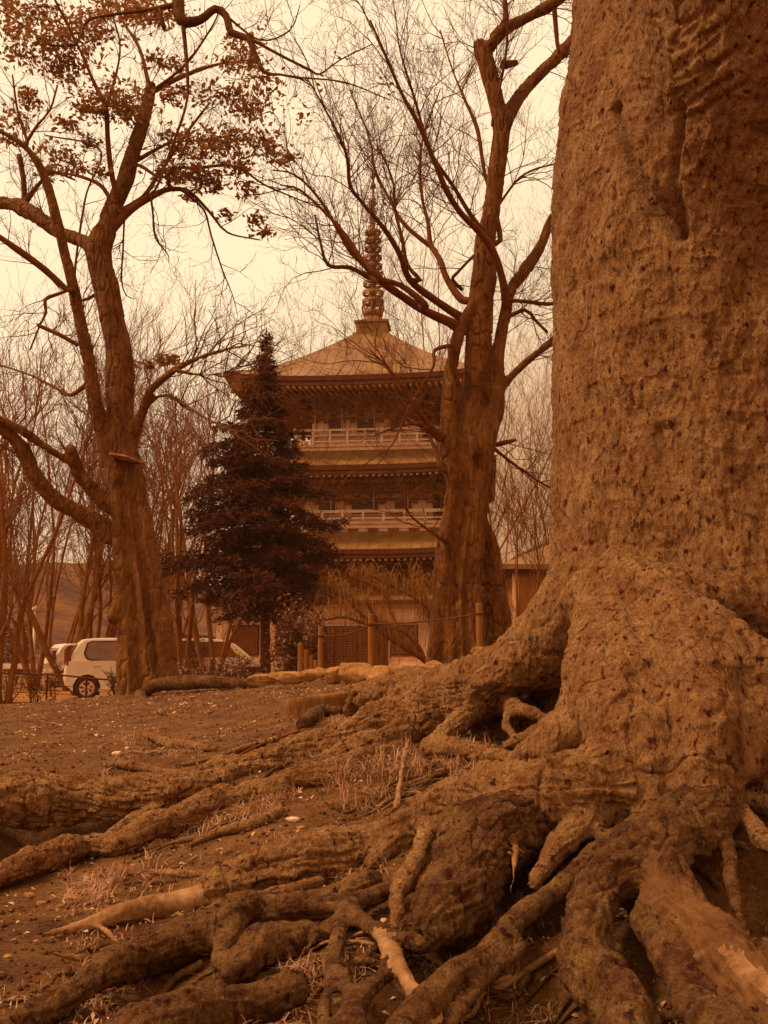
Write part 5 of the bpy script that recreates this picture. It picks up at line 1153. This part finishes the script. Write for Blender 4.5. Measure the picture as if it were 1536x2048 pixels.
def post(px, ytop, ybot, wpx, Y, label, group='weathered wooden posts by the stones'):
    b = P(px, ybot, Y); t = P(px, ytop, Y); zg = h(b[0], Y); b2 = min(b[2], zg); w = wpx * Y / F; m = MB()
    m.lathe([(w / 2 * 1.02, -.15), (w / 2, .1), (w / 2 * .97, t[2] - b2 - .015), (w / 2 * .85, t[2] - b2), (.001, t[2] - b2 + .004)], n=12)
    o = m.build('wooden_post', 'post', None, True); o.location = (b[0], Y, b2); o.rotation_euler = (0, R(random.Random(px).uniform(-.8, .8)), 0); tag(o, label, 'post', group); return np.array([b[0], Y, t[2]])
A_ = post(641, 1254, 1345, 11, 12.6, 'wooden rope post just left of the lattice door'); B_ = post(742, 1228, 1342, 12, 12.2, 'tall wooden rope post at the right side of the lattice door')
C_ = post(960, 1206, 1310, 13, 11.4, 'pale wooden post standing between the twisted trunk and the old tree')
for a in ((600, 1286, 1345, 11, 13.4, 'tallest of the stepped short posts left of the lattice door'), (613, 1300, 1345, 9, 13.6, 'second tallest of the stepped short posts'), (623, 1311, 1345, 8, 13.8, 'second shortest of the stepped short posts'), (631, 1321, 1345, 8, 13.3, 'shortest of the stepped short posts')): post(*a)
def rope(a, b, sag, label):
    t = np.linspace(0, 1, 16)[:, None]; p = a * (1 - t) + b * t; p[:, 2] -= (4 * t * (1 - t) * sag)[:, 0]; tb = TB(); tb.tube(p, np.full(16, .009), 6)
    for q_ in (a, b): th = np.linspace(0, 6.3, 14); tb.tube(np.stack([q_[0] + .045 * np.cos(th), q_[1] + .045 * np.sin(th), q_[2] + 0 * th], 1), np.full(14, .009), 5)
    tag(tb.build('rope', 'rope'), label, 'rope', 'ropes strung between the wooden posts')
rope(A_ - [0, 0, .11], B_ - [0, 0, .13], .05, 'sagging rope between the two posts before the lattice door'); rope(B_ - [0, 0, .12], C_ - [0, 0, .12], .03, 'long rope from the tall post across the twisted trunk')

# ------------------------------------------------------------------ stones, stump, litter, grass
import bmesh
def stone(px, py, rpx, Y, label, seed, flat=.75, mat='stone', name='stone', group='stones along the top of the bank', cat='stone', sx=1.):
    bm = bmesh.new(); bmesh.ops.create_icosphere(bm, subdivisions=4, radius=1); v = np.array([q_.co[:] for q_ in bm.verts]); r_ = rpx * Y / F
    rg = np.random.default_rng(seed)
    for _ in range(9):
        n_ = unit(rg.normal(0, 1, 3)); dd = v @ n_; th = rg.uniform(.55, .85); v = v - np.clip(dd - th, 0, 9)[:, None] * n_ * .85
    v *= (1 + .10 * fbm(v * 1.3 + seed * 7, 3, seed) + .03 * fbm(v * 6 + seed, 2, seed))[:, None]; v = v * [r_ * sx, r_ * .85, r_ * flat]
    f = [tuple(q_.index for q_ in a.verts) for a in bm.faces]; bm.free()
    o = mk(name, v, f, mat, None, True); w = P(px, py, Y); o.location = w; o.rotation_euler = (0, 0, rg.uniform(-.4, .4)); tag(o, label, cat, group); return o
st = [(722, 1352, 44, 10.6, 'largest pale boulder below the tall rope post', .62, 1.05), (668, 1350, 22, 10.8, 'dark round stone left of the largest boulder', .9, 1), (756, 1350, 26, 10.4, 'mottled stone right of the largest boulder', .85, 1.1), (815, 1346, 32, 10.6, 'low wide stone right of the mottled one', .5, 1.3), (785, 1338, 22, 11.4, 'dark pointed stone behind the low wide one', .6, 1.2),
 (620, 1352, 20, 11.4, 'small dark stone below the stepped posts', .7, 1.3), (575, 1355, 26, 11.8, 'broad flat stone left of the stepped posts', .5, 1.5), (525, 1358, 22, 12, 'dark flat stone at the left end of the row', .5, 1.5), (690, 1336, 15, 11.6, 'small stone peeking over the largest boulder', .8, 1), (850, 1337, 18, 9.6, 'small flat stone near the twisted trunk', .5, 1.4),
 (870, 1332, 18, 7.5, 'rounded stone on the root ridge before the twisted trunk', .6, 1.2), (957, 1302, 13, 6.6, 'pale stone lodged on the root ridge below the wooden post', .7, 1.3), (640, 1345, 15, 11.7, 'little stone at the foot of the left rope post', .8, 1.1), (478, 1410, 44, 9.4, 'smooth half buried boulder in the lawn left of the stump', .42, 1.1)]
for i, (px, py, r_, Y, lb_, fl, sx) in enumerate(st): stone(px, py, r_, Y, lb_, 40 + i, fl, sx=sx, mat='stone' if i != 13 else 'soil')
for i, (px, py, r_, lb_) in enumerate([(236, 1507, 9, 'bright white pebble on the bare soil left of the roots'), (255, 1496, 4, 'tiny pale pebble beside the bright white one'), (585, 1640, 11, 'oval pale pebble under the grass tufts'), (62, 1790, 10, 'pale stone on the slope at far left'), (142, 1797, 14, 'largest pale stone under the bent root'), (82, 1806, 9, 'small pale stone at lower left'), (16, 1912, 8, 'round pebble at the left edge below the pale root'), (770, 1607, 10, 'pebble above the long barked root'), (100, 1398, 6, 'pale flake on the lawn near the hatchback'), (385, 1395, 7, 'pale chip on the lawn before the exposed root'), (560, 1395, 5, 'pale chip beside the stump'), (600, 1655, 8, 'stone under the grass below the long root')]):
    g = G(px, py, .3, r_); stone(px, py, r_, g[1], lb_, 90 + i, .6, 'pebble' if i in (0, 1, 2) else 'stone', 'pebble', 'loose pebbles on the bank', 'pebble', 1.25)
# sawn stump
g = P(632, 1428, 7.4); n = 64; rs = 60 * 7.4 / F; zz_ = np.concatenate([np.linspace(-.25, .10, 15), [.125, .13, .128, .12, .118]]); kk_ = np.concatenate([1 + .35 * np.linspace(1, 0, 15) ** 2.2, [.97, .9, .6, .3, .02]])
th = np.arange(n) * 2 * np.pi / n; TT, ZZ = np.meshgrid(th, zz_); KK = np.repeat(kk_[:, None], n, 1); q0 = np.stack([np.cos(TT).ravel() * 2.2, np.sin(TT).ravel() * 2.2, ZZ.ravel() * 3], 1)
KK = KK * (1 + .10 * vn(q0, 3).reshape(KK.shape) + .05 * vn(q0 * [4, 4, 1], 5).reshape(KK.shape)); ZZ = ZZ + .012 * vn(np.stack([KK.ravel() * 9 * np.cos(TT).ravel(), KK.ravel() * 9 * np.sin(TT).ravel(), 0 * TT.ravel()], 1), 8).reshape(KK.shape) + .03 * np.cos(TT) * KK
V_ = np.stack([rs * KK * np.cos(TT), rs * .8 * KK * np.sin(TT), ZZ], -1).reshape(-1, 3); i = np.arange(len(zz_) - 1)[:, None] * n; j = np.arange(n)[None]; k = (j + 1) % n
so = mk('tree_stump', V_, np.stack([i + j, i + k, i + n + k, i + n + j], -1).reshape(-1, 4), 'stump_wood', None, True); so.location = (g[0], g[1] + .1, g[2] + .0); tag(so, 'low sawn stump at the top of the bank left of the root ridge', 'stump')
# broken bark piece
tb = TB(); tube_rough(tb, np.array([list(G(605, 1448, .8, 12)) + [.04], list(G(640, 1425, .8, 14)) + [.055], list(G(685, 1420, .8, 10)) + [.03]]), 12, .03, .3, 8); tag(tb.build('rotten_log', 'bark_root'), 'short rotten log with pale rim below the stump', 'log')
tb = TB(); tube_rough(tb, np.array([list(G(440, 1530, .5, 3)) + [.006], list(G(520, 1490, 1, 4)) + [.009], list(G(600, 1462, 1, 4)) + [.008]]), 6, .05, .2, 8); tag(tb.build('stick', 'twig'), 'thin dark stick lying along the upper root', 'stick')

rng = np.random.default_rng(31)
# fallen leaves and bark chips
n = 9000; Yl = 1.9 + rng.random(n) ** 1.3 * 12; Xl = (rng.random(n) - .5) * Yl * .95; nzv = fbm(np.stack([Xl * 2, Yl * 2, 0 * Xl], 1), 2, 77); keep = nzv > -.25; Xl, Yl = Xl[keep], Yl[keep]; n = len(Xl)
Zl = H(Xl, Yl) + rng.uniform(.002, .012, n); s = rng.uniform(.004, .016, n) * (.6 + Yl * .10); a = rng.uniform(0, 6.28, n); tl = rng.normal(0, .3, (n, 2))
dx = np.stack([np.cos(a), np.sin(a), tl[:, 0]], 1) * s[:, None]; dy = np.stack([-np.sin(a), np.cos(a), tl[:, 1]], 1) * (s * rng.uniform(.3, .7, n))[:, None]; c = np.stack([Xl, Yl, Zl], 1)
v = np.stack([c - dx, c - dy + [0, 0, .004], c + dx, c + dy + [0, 0, .004]], 1).reshape(-1, 3)
tag(mk('leaf_litter', v, np.arange(n * 4).reshape(-1, 4), 'litter', None), kind='stuff', label='scattered fallen leaves and bark chips on the bank', cat='leaf litter')
# gravel
n = 9000; Yl = 1.9 + rng.random(n) ** 1.2 * 11; Xl = (rng.random(n) - .5) * Yl * .95; Zl = H(Xl, Yl); s = rng.uniform(.003, .011, n) * rng.uniform(.6, 1.6, n)
o8 = np.array([(1, 0, 0), (0, 1, 0), (-1, 0, 0), (0, -1, 0), (0, 0, .8), (0, 0, -.8)]); tri = np.array([(0, 1, 4), (1, 2, 4), (2, 3, 4), (3, 0, 4), (1, 0, 5), (2, 1, 5), (3, 2, 5), (0, 3, 5)])
v = (np.stack([Xl, Yl, Zl + s * .3], 1)[:, None] + o8[None] * s[:, None, None] * rng.uniform(.6, 1.3, (n, 6, 1))).reshape(-1, 3)
tag(mk('gravel', v, (tri[None] + (np.arange(n) * 6)[:, None, None]).reshape(-1, 3), 'soil', None), kind='stuff', label='crumbs of soil and grit over the bank', cat='gravel')
# grass
def blades(C, L, rg, lean=1.1):
    n = len(C); a = rg.uniform(0, 6.28, n); d = np.stack([np.cos(a), np.sin(a), 0 * a], 1); w = np.cross(d, UP) * .0019 * rg.uniform(.7, 1.6, n)[:, None]; L = L * rg.uniform(.4, 1.3, n); ln_ = lean * rg.uniform(.2, 2.0, n)
    rows = []
    for t in (0, .35, .7, 1.0):
        c = C + d * (L * ln_ * t ** 2)[:, None] * .8 + UP * (L * (t - .45 * ln_ * t * t))[:, None]; k = 1 - t * .85; rows += [c - w * k, c + w * k]
    v = np.stack(rows, 1).reshape(-1, 3); b = (np.arange(n) * 8)[:, None]; f = np.concatenate([b + [0, 1, 3, 2], b + [2, 3, 5, 4], b + [4, 5, 7, 6]]); return v, f
gv = []; gn = 0; gfc = []
tufts = [(340,1620,60,.09),(400,1640,60,.10),(460,1650,50,.09),(520,1630,50,.08),(560,1610,40,.08),(640,1500,40,.10),(690,1520,40,.13),(730,1560,50,.15),(760,1540,50,.14),(720,1500,40,.12),(790,1570,40,.10),(860,1440,60,.10),(900,1460,60,.10),(940,1460,50,.08),(1000,1450,40,.08),(1060,1410,50,.10),(1110,1420,40,.10),(1080,1460,40,.09),(840,1530,50,.08),(900,1540,50,.07),(960,1530,40,.07),(1020,1560,40,.06),(1180,1570,40,.06),(1240,1570,40,.06),(1160,1600,40,.06),(1480,1470,50,.10),(1530,1460,40,.10),(1460,1560,40,.09),(1520,1580,40,.09),(1400,1590,30,.06),(1130,1690,50,.07),(1090,1740,40,.07),(1150,1650,40,.07),(950,1800,60,.06),(1000,1820,50,.06),(900,1870,50,.06),(860,1900,50,.06),(960,1860,40,.06),(200,1780,60,.07),(230,1760,50,.07),(180,1800,40,.06),(700,1440,30,.07),(280,1480,40,.06),(330,1490,40,.06),(370,1510,40,.06),(230,1530,30,.05),(450,1380,40,.06),(560,1385,40,.06),(350,1395,50,.06),(640,1700,40,.05),(560,1720,40,.05),(720,1750,40,.05),(200,1990,40,.05),(240,1960,40,.05),(120,2010,30,.05),(1000,2030,50,.05),(1080,1990,40,.05),(1250,1440,30,.07),(580,2010,40,.06),(620,1960,40,.05),(700,1930,30,.05),(1180,1480,40,.07),(300,1385,40,.06)]
for (px, py, sp_, L) in tufts:
    g = G(px, py); s = sp_ * g[1] / F; k = int(220 if L > .055 else 130); C = np.stack([g[0] + rng.normal(0, s * .6, k), g[1] + rng.normal(0, s * .9, k)], 1); cl = rng.integers(0, 14, k); cc = np.stack([g[0] + rng.normal(0, s * .7, 14), g[1] + rng.normal(0, s, 14)], 1)
    C = cc[cl] + rng.normal(0, .012, (k, 2)); C = np.column_stack([C, H(C[:, 0], C[:, 1]) - .003]); v, f = blades(C, L, rng); gv.append(v); gfc.append(f + gn); gn += len(v)
n = 26000; Yl = 2.0 + rng.random(n) ** 1.1 * 11; Xl = (rng.random(n) - .5) * Yl * .95; nzv = fbm(np.stack([Xl * 1.6, Yl * 1.6, 0 * Xl], 1), 3, 70); kp = nzv > .12; C = np.column_stack([Xl[kp], Yl[kp], H(Xl[kp], Yl[kp]) - .002]); v, f = blades(C, .035, rng, .9); gv.append(v); gfc.append(f + gn)
tag(mk('grass', np.concatenate(gv), np.concatenate(gfc), 'grass', None), kind='stuff', label='dry grass blades growing in tufts between the roots', cat='grass')

# ------------------------------------------------------------------ haze
m = MB(); m.box((0, 150, 19), (1100, 640, 42)); hz = m.build('haze', 'soil'); tag(hz, kind='stuff', label='thin pale air', cat='haze')
hm = bpy.data.materials.new('haze'); hm.use_nodes = True; t_ = hm.node_tree; t_.nodes.clear(); ho = t_.nodes.new('ShaderNodeOutputMaterial'); pv = t_.nodes.new('ShaderNodeVolumePrincipled')
pv.inputs['Color'].default_value = (1, .72, .42, 1); pv.inputs['Density'].default_value = .0005; t_.links.new(pv.outputs[0], ho.inputs['Volume']); hz.data.materials[0] = hm
